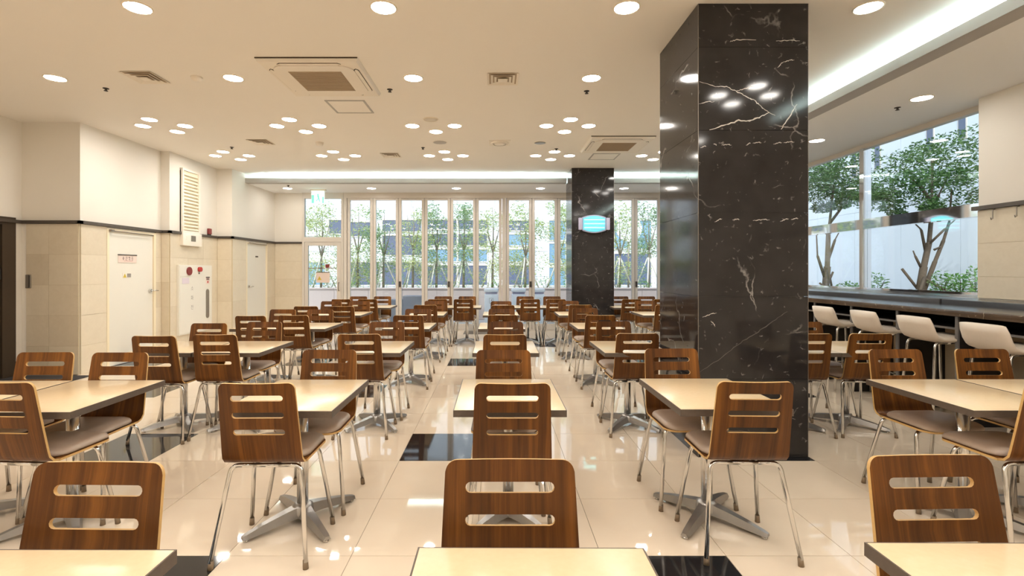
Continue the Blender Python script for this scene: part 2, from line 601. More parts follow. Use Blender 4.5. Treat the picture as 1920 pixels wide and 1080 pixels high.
def text_mesh(s, size, matname):
    cu = bpy.data.curves.new('lettering', 'FONT')
    cu.body = s
    cu.size = size
    cu.align_x = 'CENTER'
    cu.align_y = 'CENTER'
    ob = bpy.data.objects.new('lettering', cu)
    COL.objects.link(ob)
    dg = bpy.context.evaluated_depsgraph_get()
    me = bpy.data.meshes.new_from_object(ob.evaluated_get(dg))
    bpy.data.objects.remove(ob)
    me.materials.clear()
    me.materials.append(M[matname])
    return me

ORD = ['nearest', 'second', 'third', 'fourth', 'fifth', 'sixth']

# ================================================================== THE SETTING
ZC = 3.33          # main ceiling
ZS = 3.15          # soffit
YB = 11.45         # window wall
# room outline, used to leave out tiles that would lie inside the walls
def inside(x, y):
    if y < -1.8 or y > YB or x > 5.2: return False
    if y < 6.6: return -6.25 < x
    if y < 8.2: return -5.48 < x
    if y < 9.6: return -5.34 < x
    return -5.05 < x

floor = tag(MB().box(-6.37, 5.32, -1.92, YB + 0.1, -0.12, -0.004).build('floor', 'grout'),
            'polished cream tiled floor with scattered black tiles', 'floor', kind='structure')
tw = 0.6; gp = 0.0015
tm = MB().box(-tw / 2 + gp, tw / 2 - gp, -tw / 2 + gp, tw / 2 - gp, -0.012, 0.0)
tile_me = tm.mesh('floor_tile', 'tile')
black_me = tm.mesh('floor_tile_black', 'black_tile')
rest = MB(); rest_b = MB(); tiles = []
for i in range(-10, 8):
    for j in range(-3, 20):
        cx = 0.51 + 0.6 * i + 0.3; cy = 0.6 * j + 0.3
        if not inside(cx, cy): continue
        blk = (j, i) != (9, 0) and (j % 6 == 0 and i % 4 == 2) or (j, i) != (9, 0) and (j % 6 == 3 and i % 4 == 0)
        px = 928 + 937 * cx / cy if cy > 0.3 else -9999
        vis = cy > 1.7 and -140 < px < 2060
        tiles.append((not vis, cy, cx, blk))
tiles.sort()
for k, (hid, cy, cx, blk) in enumerate(tiles):
    if k < 300 and not hid and cy < 9.7:
        link('floor_tile', black_me if blk else tile_me, floor, (cx, cy, 0))
    else:
        (rest_b if blk else rest).box(cx - tw / 2 + gp, cx + tw / 2 - gp, cy - tw / 2 + gp, cy + tw / 2 - gp, -0.012, 0.0)
tag(rest.build('floor_tile_field', 'tile', floor), kind='stuff')
if rest_b.v:
    tag(rest_b.build('floor_tile_field', 'black_tile', floor), kind='stuff')

ceiling = tag(MB().box(-6.37, 5.32, -1.92, YB + 0.1, ZC, ZC + 0.1).build('ceiling', 'ceiling'),
              'flat cream main ceiling with recessed downlights', 'ceiling', kind='structure')
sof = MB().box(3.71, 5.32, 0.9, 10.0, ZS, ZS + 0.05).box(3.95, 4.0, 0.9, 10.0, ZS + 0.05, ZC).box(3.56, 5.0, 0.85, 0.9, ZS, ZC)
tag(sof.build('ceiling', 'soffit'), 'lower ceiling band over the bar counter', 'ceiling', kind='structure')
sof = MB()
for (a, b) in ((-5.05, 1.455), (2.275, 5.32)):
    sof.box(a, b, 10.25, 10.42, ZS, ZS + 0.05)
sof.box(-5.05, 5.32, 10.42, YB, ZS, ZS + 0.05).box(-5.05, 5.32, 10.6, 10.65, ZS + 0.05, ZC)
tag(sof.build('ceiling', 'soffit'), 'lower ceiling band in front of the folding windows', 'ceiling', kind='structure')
# grey cove lips
lip = MB().box(3.54, 3.56, 0.9, 10.12, ZS, ZS + 0.092).box(3.56, 3.71, 0.9, 10.12, ZS, ZS + 0.012)
tag(lip.build('trim_1', 'soffit_lip'), 'grey cove lip along the bar side ceiling', 'ceiling trim', kind='structure')
lip = MB()
for (a, b) in ((-5.05, 1.45), (2.28, 3.54)):
    lip.box(a, b, 10.1, 10.12, ZS, ZS + 0.092).box(a, b, 10.12, 10.25, ZS, ZS + 0.012)
tag(lip.build('trim_2', 'soffit_lip'), 'grey cove lip along the window side ceiling', 'ceiling trim', kind='structure')
tag(MB().box(3.61, 3.65, 1.0, 9.9, ZS + 0.012, ZS + 0.084).build('cove_light', 'cove'),
    'cool white cove light strip above the bar side', 'cove light', 'cove light strips')
tag(MB().box(-4.7, 1.42, 10.16, 10.20, ZS + 0.012, ZS + 0.084).build('cove_light', 'cove'),
    'long cool white cove light strip before the folding windows', 'cove light', 'cove light strips')
tag(MB().box(2.31, 3.5, 10.16, 10.20, ZS + 0.012, ZS + 0.084).build('cove_light', 'cove'),
    'short cool white cove light strip right of the far column', 'cove light', 'cove light strips')

# walls: (name, label, origin, along, normal into room, length, z0, z1)
T = 0.12
def wall(name, label, O, u, n, length, z0=0.0, z1=ZC, holes=()):
    mb = MB()
    if not holes:
        mb.obox(O, u, n, 0, length, -T, 0, z0, z1)
    else:
        p = 0.0
        for (a, b, hz0, hz1) in holes:
            if a > p: mb.obox(O, u, n, p, a, -T, 0, z0, z1)
            if hz0 > z0: mb.obox(O, u, n, a, b, -T, 0, z0, hz0)
            if hz1 < z1: mb.obox(O, u, n, a, b, -T, 0, hz1, z1)
            p = b
        if p < length: mb.obox(O, u, n, p, length, -T, 0, z0, z1)
    return tag(mb.build(name, 'wall'), label, 'wall', kind='structure')

ROWS = [(0.0, 0.375), (0.375, 0.78), (0.78, 1.183), (1.183, 1.587), (1.587, 1.99)]
def stone(parent, O, u, n, cuts, rows=ROWS, name='stone_tile'):
    """one slab per cell between the cuts, 12 mm thick with 3 mm joints; a thin joint bed behind"""
    mb = MB().obox(O, u, n, cuts[0][0], cuts[-1][1], 0.0, 0.007, rows[0][0], rows[-1][1])
    mb.build('joint_bed', 'wall_joint', parent)
    O_ = Vector(O)
    for (a, b) in cuts:
        for (z0, z1) in rows:
            c = O_ + Vector(u) * ((a + b) / 2) + Vector((0, 0, (z0 + z1) / 2))
            d = random.uniform(-0.0008, 0.0008)
            t = MB().obox((0, 0, 0), u, n, -(b - a) / 2 + .0015, (b - a) / 2 - .0015, 0.001, 0.013 + d,
                          -(z1 - z0) / 2 + .0015, (z1 - z0) / 2 - .0015)
            o = t.build(name, 'stone', parent)
            o.location = c

X_, Y_ = (1, 0, 0), (0, 1, 0)
NX, NY = (-1, 0, 0), (0, -1, 0)
trims = 2
def trim_run(label, O, u, n, a, b):
    global trims
    trims += 1
    t = MB().obox(O, u, n, a, b, 0.0, 0.045, 1.992, 2.032)
    tag(t.build('trim_%d' % trims, 'trim'), label, 'wall trim', kind='structure')

# left side, stepping inwards towards the windows
wL0 = wall('wall_left', 'cream left side wall beside the dark door', (-6.25, -1.8, 0), Y_, X_, 8.4, holes=((6.75, 8.3, 0, 2.06),))
stone(wL0, (-6.25, -1.8, 0), Y_, X_, [(a * .675, a * .675 + .675) for a in range(10)])
trim_run('dark dado rail above the dark door', (-6.25, -1.8, 0), Y_, X_, 0, 8.4)
wL1 = wall('wall_left', 'stone clad wall end facing the camera at left', (-6.37, 6.6, 0), X_, NY, 0.77)
stone(wL1, (-6.37, 6.6, 0), X_, NY, [(0.12 + 0.07, 0.12 + 0.37), (0.12 + 0.37, 0.88)])
trim_run('dark dado rail on the stone wall end', (-6.25, 6.6, 0), X_, NY, 0, 0.815)
wL2 = wall('wall_left', 'cream left wall holding the white signed door', (-5.48, 6.6 , 0), Y_, X_, 1.6, holes=((0.44, 1.45, 0, 1.975),))
stone(wL2, (-5.48, 6.6, 0), Y_, X_, [(0.0, 0.44)])
stone(wL2, (-5.48, 6.6, 0), Y_, X_, [(1.45, 1.6)])
trim_run('dark dado rail over the white signed door', (-5.48, 6.6, 0), Y_, X_, -0.045, 1.6)
wL3 = wall('wall_left', 'narrow return of the left wall beside the white signed door', (-5.60, 8.2, 0), X_, NY, 0.14)
stone(wL3, (-5.60, 8.2, 0), X_, NY, [(0.135, 0.26)])
trim_run('short dark dado rail beside the white signed door', (-5.48, 8.2, 0), X_, NY, 0, 0.185)
wL4 = wall('wall_left', 'cream left wall carrying the hydrant cabinet and louvre', (-5.34, 8.2, 0), Y_, X_, 1.4)
stone(wL4, (-5.34, 8.2, 0), Y_, X_, [(0.0, 0.47), (0.47, 0.93), (0.93, 1.4)])
trim_run('dark dado rail left of the louvre', (-5.34, 8.2, 0), Y_, X_, -0.045, 0.26)
trim_run('dark dado rail right of the louvre', (-5.34, 8.2, 0), Y_, X_, 0.80, 1.4)
wL5 = wall('wall_left', 'narrow return of the left wall before the far white door', (-5.46, 9.6, 0), X_, NY, 0.29)
stone(wL5, (-5.46, 9.6, 0), X_, NY, [(0.135, 0.41)])
trim_run('short dark dado rail before the far white door', (-5.34, 9.6, 0), X_, NY, 0, 0.335)
wL6 = wall('wall_left', 'cream left wall holding the far plain white door', (-5.05, 9.6, 0), Y_, X_, YB - 9.6, holes=((0.52, 1.46, 0, 1.96),))
stone(wL6, (-5.05, 9.6, 0), Y_, X_, [(0.0, 0.52)])
stone(wL6, (-5.05, 9.6, 0), Y_, X_, [(1.46, YB - 9.6)])
trim_run('dark dado rail over the far white door', (-5.05, 9.6, 0), Y_, X_, -0.045, YB - 9.6)
wB = wall('wall_back', 'cream wall strip left of the glass door', (-5.17, YB, 0), X_, NY, 0.77)
stone(wB, (-5.17, YB, 0), X_, NY, [(0.135, 0.77)])
trim_run('dark dado rail left of the glass door', (-5.05, YB, 0), X_, NY, 0, 0.65)
wB2 = wall('wall_back', 'wall strip above the folding windows', (-4.4, YB, 0), X_, NY, 9.72, z0=3.05)
# right side and behind the camera
wR = wall('wall_right', 'cream wall block at right beside the bar window', (5.0, -1.8, 0), Y_, NX, 6.965)
RR = [(1.09, 1.31), (1.31, 1.65), (1.65, 1.99)]
stone(wR, (5.0, -1.8, 0), Y_, NX, [(a * .58 + 6.965 - .58 * 6, a * .58 + .58 + 6.965 - .58 * 6) for a in range(6)], RR)
trim_run('dark dado rail on the right wall block', (5.0, -1.8, 0), Y_, NX, 0, 7.0)
tag(MB().box(5.12, 5.32, 5.045, 5.165, 0, ZC).build('wall_right', 'wall'), 'return of the right wall block at the bar window', 'wall', kind='structure')
tag(MB().box(5.2, 5.32, 5.165, YB, 0, 1.07).build('wall_right', 'wall'), 'low wall under the bar window', 'wall', kind='structure')
wall('wall_front', 'cream wall behind the camera', (-6.37, -1.8, 0), X_, Y_, 11.7)

for k, yy in enumerate((4.75, 4.98)):
    hk = tag(MB().tube([(4.985, yy, 1.985), (4.96, yy, 1.975), (4.96, yy, 1.89), (4.945, yy, 1.88), (4.94, yy, 1.90)], .005, 8).build('wall_hook', 'steel_grey'),
             'thin steel hook under the right dado rail, %s one' % ['nearer', 'farther'][k], 'hook', 'hooks under the right dado rail')

# ------------------------------------------------------------------ doors on the left
def lever(parent, O, u, n, a, z, s=1):
    O = Vector(O); u = Vector(u); n = Vector(n)
    P = lambda aa, b, zz: O + u * aa + n * b + Vector((0, 0, zz))
    mb = MB().tube([P(a, 0.0, z), P(a, 0.02, z)], 0.027, 14).tube([P(a, 0.02, z), P(a, 0.055, z)], 0.011, 10)
    mb.tube([P(a, 0.055, z), P(a + s * 0.05, 0.058, z), P(a + s * 0.12, 0.05, z - 0.004)], [0.012, 0.010, 0.008], 10)
    mb.build('handle', 'chrome', parent)

d1 = thing('door_1', 'white flush door with a lever and small signs', 'door', (-5.48, 7.04, 0), kind='structure')
u, n = Y_, X_
MB().obox((0, 0, 0), u, n, 0, 0.04, -0.1, 0.018, 0, 1.975).obox((0, 0, 0), u, n, 0.97, 1.01, -0.1, 0.018, 0, 1.975)\
    .obox((0, 0, 0), u, n, 0.04, 0.97, -0.1, 0.018, 1.94, 1.975).build('door_frame', 'door_frame', d1)
MB().obox((0, 0, 0), u, n, 0.045, 0.965, -0.05, -0.005, 0.008, 1.935).build('door_leaf', 'white_door', d1)
lever(d1, (0, 0, 0), u, n, 0.90, 1.055, 1)
MB().obox((0, 0, 0), u, n, 0.03, 0.09, 0.018, 0.055, 1.925, 1.955).tube([(0.045, 0.09, 1.94), (0.04, 0.92, 1.93)], 0.008, 8).build('door_closer', 'steel_grey', d1)

d2 = thing('door_2', 'plain white flush door nearest the folding windows', 'door', (-5.05, 10.12, 0), kind='structure')
MB().obox((0, 0, 0), u, n, 0, 0.04, -0.1, 0.018, 0, 1.96).obox((0, 0, 0), u, n, 0.90, 0.94, -0.1, 0.018, 0, 1.96)\
    .obox((0, 0, 0), u, n, 0.04, 0.90, -0.1, 0.018, 1.93, 1.96).build('door_frame', 'door_frame', d2)
MB().obox((0, 0, 0), u, n, 0.045, 0.895, -0.05, -0.005, 0.008, 1.925).build('door_leaf', 'white_door', d2)
lever(d2, (0, 0, 0), u, n, 0.12, 1.05, 1)
MB().obox((0, 0, 0), u, n, 0.43, 0.53, -0.005, 0.004, 1.655, 1.685).build('name_plate', 'trim', d2)
MB().tube([(0.03, 0.1, 1.945), (0.05, 0.5, 1.935), (0.03, 0.88, 1.94)], 0.007, 8).build('door_closer', 'steel_grey', d2)

d3 = thing('door_3', 'dark brown door at the far left edge', 'door', (-6.25, 4.95, 0), kind='structure')
MB().obox((0, 0, 0), u, n, 0, 0.12, -0.11, 0.02, 0, 2.06).obox((0, 0, 0), u, n, 1.37, 1.55, -0.11, 0.02, 0, 2.06)\
    .obox((0, 0, 0), u, n, 0.12, 1.37, -0.11, 0.02, 1.96, 2.06).build('door_frame', 'dark_door', d3)
MB().obox((0, 0, 0), u, n, 0.125, 1.365, -0.08, -0.03, 0.01, 1.955).build('door_leaf', 'dark_door', d3)
MB().obox((0, 0, 0), u, n, 1.30, 1.345, -0.03, 0.03, 1.26, 1.40).build('door_lock', 'black_plastic', d3)
MB().obox((0, 0, 0), u, n, 1.17, 1.21, -0.03, -0.022, 0.90, 1.01).build('lock_plate', 'cream_plastic', d3)

# signs on the white door
P1 = lambda a, b, d: (-5.485 + d, a, b)
sgn = thing('door_sign', 'pinkish paper sign with a dark top bar on white door', 'sign', (0, 0, 0))
MB().box(-5.484, -5.479, 7.27, 7.64, 1.49, 1.60).build('card', 'sign_pink', sgn)
MB().box(-5.484, -5.474, 7.265, 7.645, 1.597, 1.612).build('top_bar', 'trim', sgn)
g = MB()
def stroke(mb, y, z, pts, w=0.006):
    for (a, b, c, d) in pts:
        y0, y1 = sorted((a, c)); z0, z1 = sorted((b, d))
        mb.box(-5.4788, -5.4784, y + y0 - w / 2, y + y1 + w / 2, z + z0 - w / 2, z + z1 + w / 2)
for yy, st in ((7.37, [(-.016, .0, .016, .0), (0, -.024, 0, .024), (-.011, .013, .011, .013), (-.011, -.013, .011, -.013)]),
               (7.43, [(-.014, .022, .004, .022), (.014, -.005, .014, .026), (-.012, .006, .004, .006), (-.012, -.022, .012, -.022), (-.012, -.022, -.012, -.006)]),
               (7.49, [(-.016, .022, .002, .022), (-.008, .004, -.008, .022), (.012, -.004, .012, .028), (-.002, .012, .012, .012), (-.012, -.012, .012, -.012), (.012, -.028, .012, -.012)]),
               (7.55, [(-.014, .024, .014, .024), (0, .004, 0, .024), (-.016, .002, .016, .002), (-.010, -.022, .010, -.022), (-.010, -.022, -.010, -.010), (.010, -.022, .010, -.010)])):
    stroke(g, yy, 1.553, st)
g.build('lettering', 'ink', sgn)
MB().box(-5.4788, -5.4784, 7.38, 7.56, 1.512, 1.517).build('underline', 'ink_red', sgn)

sgn = thing('warning_sticker', 'small sticker with yellow warning triangle on white door', 'sign', (0, 0, 0))
MB().box(-5.484, -5.4805, 7.36, 7.53, 1.265, 1.335).build('card', 'white_plastic', sgn)
MB().prism([(7.365, 1.27), (7.435, 1.27), (7.40, 1.332)], P1, 0.0048, 0.0055).build('triangle', 'yellow', sgn)
MB().box(-5.4802, -5.4796, 7.398, 7.402, 1.288, 1.312).build('mark', 'ink', sgn)
MB().box(-5.4803, -5.4797, 7.445, 7.525, 1.272, 1.330).build('text_block', 'ink_grey', sgn)

# hydrant cabinet, louvre, alarm, switch plate
hc = thing('fire_hydrant_cabinet', 'white wall cabinet with a red bell and grey grip', 'cabinet', (-5.3255, 8.36, 0))
hb = MB().box(0.0, 0.035, 0, 0.98, 0.28, 1.47).build('body', 'white_door', hc)
MB().box(0.035, 0.042, 0.02, 0.96, 1.275, 1.455).build('upper_panel', 'white_door', hc)
MB().box(0.035, 0.042, 0.02, 0.96, 0.30, 1.265).build('cabinet_door', 'white_door', hc)
def disc_x(mb, x0, x1, y, z, r, n=20):
    return mb.tube([(x0, y, z), (x1, y, z)], r, n)
disc_x(MB(), 0.042, 0.06, 0.27, 1.365, 0.072).build('alarm_bell', 'dark_red', hc)
disc_x(MB(), 0.042, 0.085, 0.56, 1.395, 0.042).build('lamp', 'red', hc)
disc_x(MB(), 0.042, 0.05, 0.56, 1.325, 0.014, 12).build('button', 'black_plastic', hc)
MB().box(0.042, 0.046, 0.08, 0.27, 1.15, 1.25).build('sticker', 'lavender', hc)
st = MB().box(0.042, 0.046, 0.77, 0.89, 1.13, 1.26).build('notice', 'sign_pink', hc)
MB().box(0.046, 0.0465, 0.77, 0.89, 1.24, 1.26).build('notice_header', 'black_plastic', st)
MB().box(0.046, 0.0465, 0.785, 0.875, 1.20, 1.235).build('notice_band', 'ink', st)
disc_x(MB(), 0.046, 0.0466, 0.83, 1.165, 0.022, 14).build('notice_mark', 'red', st)
gp_ = MB().prism([(0.80 + 0.045 * math.cos(a), 0.99 + 0.045 * math.sin(a)) for a in [k * PI / 10 for k in range(11)]] +
                 [(0.80 - 0.045 * math.cos(a), 0.55 - 0.045 * math.sin(a)) for a in [k * PI / 10 for k in range(11)]],
                 lambda a, b, d: (d, a + 0.02, b), 0.042, 0.052)
gp_.build('grip', 'steel_grey', hc)
for k, ch in enumerate('소화전'):
    try:
        me = text_mesh(ch, 0.085, 'ink_grey')
        o = link('lettering', me, hc, (0.0428, 0.36, 1.06 - k * 0.165))
        o.rotation_euler = (PI / 2, 0, PI / 2)
    except Exception as ex:
        print('text failed', ex)

lv = thing('louvre_vent', 'tall cream louvred vent high on left wall', 'vent', (-5.34, 8.47, 0))
MB().box(0, 0.02, 0, 0.50, 2.03, 3.09).build('backing', 'louvre', lv)
MB().box(0.0, 0.05, 0, 0.035, 2.03, 3.12).box(0.0, 0.05, 0.465, 0.50, 2.03, 3.12).box(0.0, 0.05, 0.035, 0.465, 3.085, 3.12).box(0, 0.05, 0.035, 0.465, 2.03, 2.06).build('frame', 'white_plastic', lv)
sm_ = MB().hexa([(0.018, 0.035, 0.0), (0.045, 0.035, -0.03), (0.045, 0.465, -0.03), (0.018, 0.465, 0.0),
                 (0.018, 0.035, 0.012), (0.049, 0.035, -0.02), (0.049, 0.465, -0.02), (0.018, 0.465, 0.012)]).mesh('slat', 'louvre')
for k in range(17):
    link('slat', sm_, lv, (0, 0, 2.10 + k * 0.0585))
cb = thing('control_box', 'small cream box with grey display under the louvre', 'control box', (-5.34, 8.45, 0))
MB().cbox(0.0, 0.07, 0, 0.54, 1.80, 2.025, 0.006).build('housing', 'white_plastic', cb)
MB().box(0.07, 0.074, 0.22, 0.35, 1.88, 1.98).build('display', 'steel_grey', cb)
MB().box(0.07, 0.073, 0.08, 0.095, 1.90, 1.96).build('label_strip', 'cream_plastic', cb)
al = thing('alarm_light', 'small dark red alarm beacon on the left dado rail', 'alarm', (-5.34, 9.31, 2.032))
MB().box(0.0, 0.03, -0.04, 0.04, 0, 0.018).build('base', 'black_plastic', al)
MB().cbox(0.0, 0.045, -0.045, 0.045, 0.018, 0.125, 0.01).build('beacon', 'dark_red', al)
sp = thing('switch_plate', 'grey vertical card plate on the stone wall end', 'switch', (-6.14, 6.587, 1.23))
MB().cbox(-0.035, 0.03, -0.02, 0, -0.09, 0.09, 0.006).build('plate', 'steel_grey', sp)
MB().box(0.018, 0.026, -0.024, -0.02, -0.075, 0.08).build('card_slot', 'black_plastic', sp)
tag(MB().cbox(-6.2, -5.25, 6.02, 6.5, 0.0, 0.012, 0.004).build('doormat', 'doormat'), 'dark doormat on the floor by the dark door', 'doormat')

# ------------------------------------------------------------------ black marble columns
def column(label, x0, x1, y0, y1):
    r = thing('marble_column', label, 'column', ((x0 + x1) / 2, (y0 + y1) / 2, 0), group='black marble columns')
    hx, hy = (x1 - x0) / 2, (y1 - y0) / 2
    MB().box(-hx + .02, hx - .02, -hy + .02, hy - .02, 0, ZC - 0.002).build('core', 'black_plastic', r)
    zs = [0.0, 0.574, 1.18, 1.794, 2.40, 3.01, ZC - 0.001]
    front = []
    for k in range(6):
        a, b = zs[k] + .0012, zs[k + 1] - .0012
        jn = [MB().box(-hx + .004, hx - .004, -hy, -hy + .02, a, b), MB().box(-hx + .004, hx - .004, hy - .02, hy, a, b),
              MB().box(-hx, -hx + .02, -hy + .004, hy - .004, a, b), MB().box(hx - .02, hx, -hy + .004, hy - .004, a, b)]
        for q, mb in enumerate(jn):
            o = mb.build('marble_panel', 'marble', r)
            if q == 0: front.append(o)
    for (sx, sy) in ((-1, -1), (1, -1), (-1, 1), (1, 1)):
        MB().box(sx * hx - (.004 if sx > 0 else -.0005), sx * hx + (-.0005 if sx > 0 else .004),
                 sy * hy - (.004 if sy > 0 else -.0005), sy * hy + (-.0005 if sy > 0 else .004), 0, ZC - .001).build('corner_strip', 'steel_grey', r)
    return r, front, hy

cA, frA, hyA = column('large black veined marble column in the foreground right of centre', 1.49, 2.30, 3.665, 4.515)
cB, frB, hyB = column('far black marble column in front of the folding windows', 1.46, 2.27, 9.52, 10.25)
# the pale veins that cross the near column's front slabs (x from its axis, z)
def vein(parent, pts, w, mname):
    rnd = random.Random(len(pts) * 31 + int(w * 1e5))
    poly = []
    for i in range(len(pts) - 1):
        for k in range(6):
            t = k / 6
            p = [pts[i][q] * (1 - t) + pts[i + 1][q] * t for q in (0, 1)]
            poly.append((p[0] + rnd.uniform(-.004, .004), p[1] + rnd.uniform(-.004, .004)))
    poly.append(pts[-1])
    mb = MB(); y = -hyA - 0.0006
    vs_ = []; K = len(poly)
    for i, (a, b) in enumerate(poly):
        c = poly[min(i + 1, K - 1)]; d = poly[max(i - 1, 0)]
        tx, tz = c[0] - d[0], c[1] - d[1]
        l_ = math.hypot(tx, tz) or 1
        ww = w * (0.35 + 0.65 * math.sin(PI * (i + .5) / K)) * rnd.uniform(.5, 1.2)
        nx, nz = -tz / l_ * ww, tx / l_ * ww
        vs_ += [(a + nx, y, b + nz), (a - nx, y, b - nz), (a + nx, y + .001, b + nz), (a - nx, y + .001, b - nz)]
    fs = []
    for i in range(K - 1):
        o = i * 4
        fs += [(o, o + 1, o + 5, o + 4), (o, o + 4, o + 6, o + 2), (o + 1, o + 3, o + 7, o + 5)]
    mb.add(vs_, fs)
    mb.build('vein', mname, parent)
vein(frA[4], [(-.392, 2.757), (-.28, 2.722), (-.20, 2.72), (-.125, 2.686), (-.045, 2.643), (.005, 2.622), (.05, 2.58), (.107, 2.535), (.16, 2.507)], .0035, 'vein')
vein(frA[4], [(-.32, 2.406), (-.215, 2.435), (-.105, 2.472), (-.028, 2.467), (.055, 2.5), (.115, 2.53)], .0055, 'vein')
vein(frA[4], [(-.125, 2.686), (-.06, 2.706), (.02, 2.73)], .003, 'vein')
vein(frA[4], [(.20, 2.405), (.265, 2.50), (.32, 2.59)], .004, 'vein')
vein(frA[4], [(-.395, 2.592), (-.35, 2.608), (-.287, 2.61)], .0025, 'vein')
vein(frA[1], [(-.39, .625), (-.235, .73), (-.095, .842), (.035, .92), (.145, 1.0), (.25, 1.07)], .003, 'vein_dim')
vein(frA[5], [(-.17, 3.05), (-.12, 3.065), (.02, 3.062)], .003, 'vein')
for (p, a, b) in ((3, (-.385, 2.272), (-.345, 2.282)), (3, (-.29, 2.30), (-.27, 2.287)), (3, (-.23, 2.292), (-.16, 2.290)), (3, (-.05, 2.290), (-.02, 2.305)), (3, (.0, 2.306), (.06, 2.307)),
                  (3, (.15, 2.298), (.21, 2.308)), (3, (.225, 2.309), (.30, 2.312)), (2, (-.28, 1.728), (-.23, 1.75)), (2, (-.15, 1.742), (-.10, 1.744)), (2, (.0, 1.738), (.12, 1.742)),
                  (2, (.20, 1.732), (.26, 1.75)), (2, (.28, 1.745), (.33, 1.752)), (4, (.18, 2.86), (.22, 2.90)), (4, (.22, 2.90), (.30, 2.915)), (5, (.17, 3.055), (.34, 3.055)), (1, (-.37, 1.03), (-.27, 1.06)), (1, (-.31, 1.0), (-.28, .96))):
    vein(frA[p], [a, ((a[0] + b[0]) / 2, (a[1] + b[1]) / 2 + .004), b], .0026, 'vein')

# glowing insect trap on the far column
it = thing('insect_light_trap', 'glowing cyan insect light trap on the far marble column', 'insect trap', (1.88, 9.52, 2.26))
def barrel(hw, hh, bul, n=12):
    top = [(-hw + 2 * hw * k / n, hh + bul * (1 - (2 * k / n - 1) ** 2)) for k in range(n + 1)]
    return top + [(a, -b) for a, b in reversed(top)]
MB().prism(barrel(0.225, 0.125, 0.045), lambda a, b, d: (a, d, b), -0.05, -0.001).build('housing', 'lilac', it)
MB().prism(barrel(0.205, 0.108, 0.042), lambda a, b, d: (a, d, b), -0.056, -0.051).build('reflector', 'uv_back', it)
for s in (-1, 1):
    MB().cbox(s * 0.262 - 0.034, s * 0.262 + 0.034, -0.075, -0.001, -0.115, 0.115, 0.01).build('side_cap', 'lilac', it)
for z in (-0.075, 0.0, 0.075):
    MB().tube([(-0.19, -0.072, z), (0.19, -0.072, z)], 0.015, 10).build('light_tube', 'uv_tube', it)
for z in (-0.115, -0.0375, 0.0375, 0.115):
    MB().tube([(-0.2, -0.082, z), (0.2, -0.082, z)], 0.004, 6).build('guard_wire', 'lilac', it)

# ------------------------------------------------------------------ folding windows and glass door in the back wall
wcount = 0
def fold_leaf(x0, x1, handle=0, label='tall narrow leaf of the folding glass wall'):
    global wcount
    wcount += 1
    r = thing('window_%d' % wcount, label, 'window', ((x0 + x1) / 2, YB, 0), kind='structure', group='folding glass wall leaves')
    h = (x1 - x0) / 2 - 0.004
    f = MB().cbox(-h, -h + .062, -.045, .03, 0.03, 3.03, .004).cbox(h - .062, h, -.045, .03, 0.03, 3.03, .004)
    f.box(-h + .06, h - .06, -.04, .026, 2.985, 3.026).box(-h + .06, h - .06, -.04, .026, 0.034, 0.16)
    f.build('window_frame', 'frame', r)
    MB().box(-h - .006, -h, -.03, .02, 0.03, 3.03).build('gasket', 'gasket', r)
    MB().box(-h + .062, h - .062, -.012, -.004, 0.16, 2.985).build('pane', 'glass', r)
    if handle:
        q = MB().cbox(handle * (h - .03) - .022, handle * (h - .03) + .022, -.07, -.045, 1.0, 1.13, .004)
        q.build('handle', 'gasket', r)
    for z in (0.5, 1.75, 2.85):
        pass
    return r

pxs = [-3.373, -2.785, -2.20, -1.607, -1.018, -0.434, 0.159]
wl = ['leftmost', 'second', 'third', 'fourth', 'fifth', 'sixth']
for k in range(6):
    fold_leaf(pxs[k], pxs[k + 1], handle=(1 if k in (3, 5) else (-1 if k in (2,) else 0)) if k != 5 else 0,
              label='%s tall narrow leaf of the folding glass wall, counted from the glass door' % wl[k])
xr = 0.257
wl2 = ['first folding glass leaf right of the wide post', 'second folding glass leaf right of the wide post',
       'folding glass leaf just left of the far column', 'folding glass leaf behind the far column',
       'folding glass leaf just right of the far column', 'folding glass leaf beside the foreground column edge']
for k in range(6):
    fold_leaf(xr + k * 0.587, xr + (k + 1) * 0.587, handle=1 if k in (0,) else (-1 if k == 5 else 0), label=wl2[k])
for k in range(2):
    fold_leaf(3.88 + k * 0.62, 3.88 + (k + 1) * 0.62, label=['folding glass leaf hidden behind the foreground column', 'last folding glass leaf at the bar corner'][k])
tag(MB().cbox(0.165, 0.251, -.06, .05, 0, 3.04, .004).build('window_post', 'frame'), 'wide post in the middle of the folding glass wall', 'window post', kind='structure').location = (0, YB, 0)
tag(MB().cbox(3.785, 3.872, -.06, .05, 0, 3.04, .004).build('window_post', 'frame'), 'post of the folding glass wall behind the foreground column', 'window post', kind='structure').location = (0, YB, 0)
tag(MB().box(-3.45, 5.2, YB - .06, YB + .06, 3.03, 3.15).box(-3.45, 5.2, YB - .05, YB + .05, 0, 0.03).box(-3.45, -3.38, YB - .06, YB + .05, 0.03, 3.03)
    .box(5.125, 5.2, YB - .06, YB + .05, .03, 3.03).build('window_rail', 'frame'), 'head and floor rails of the folding glass wall', 'window rail', kind='structure')

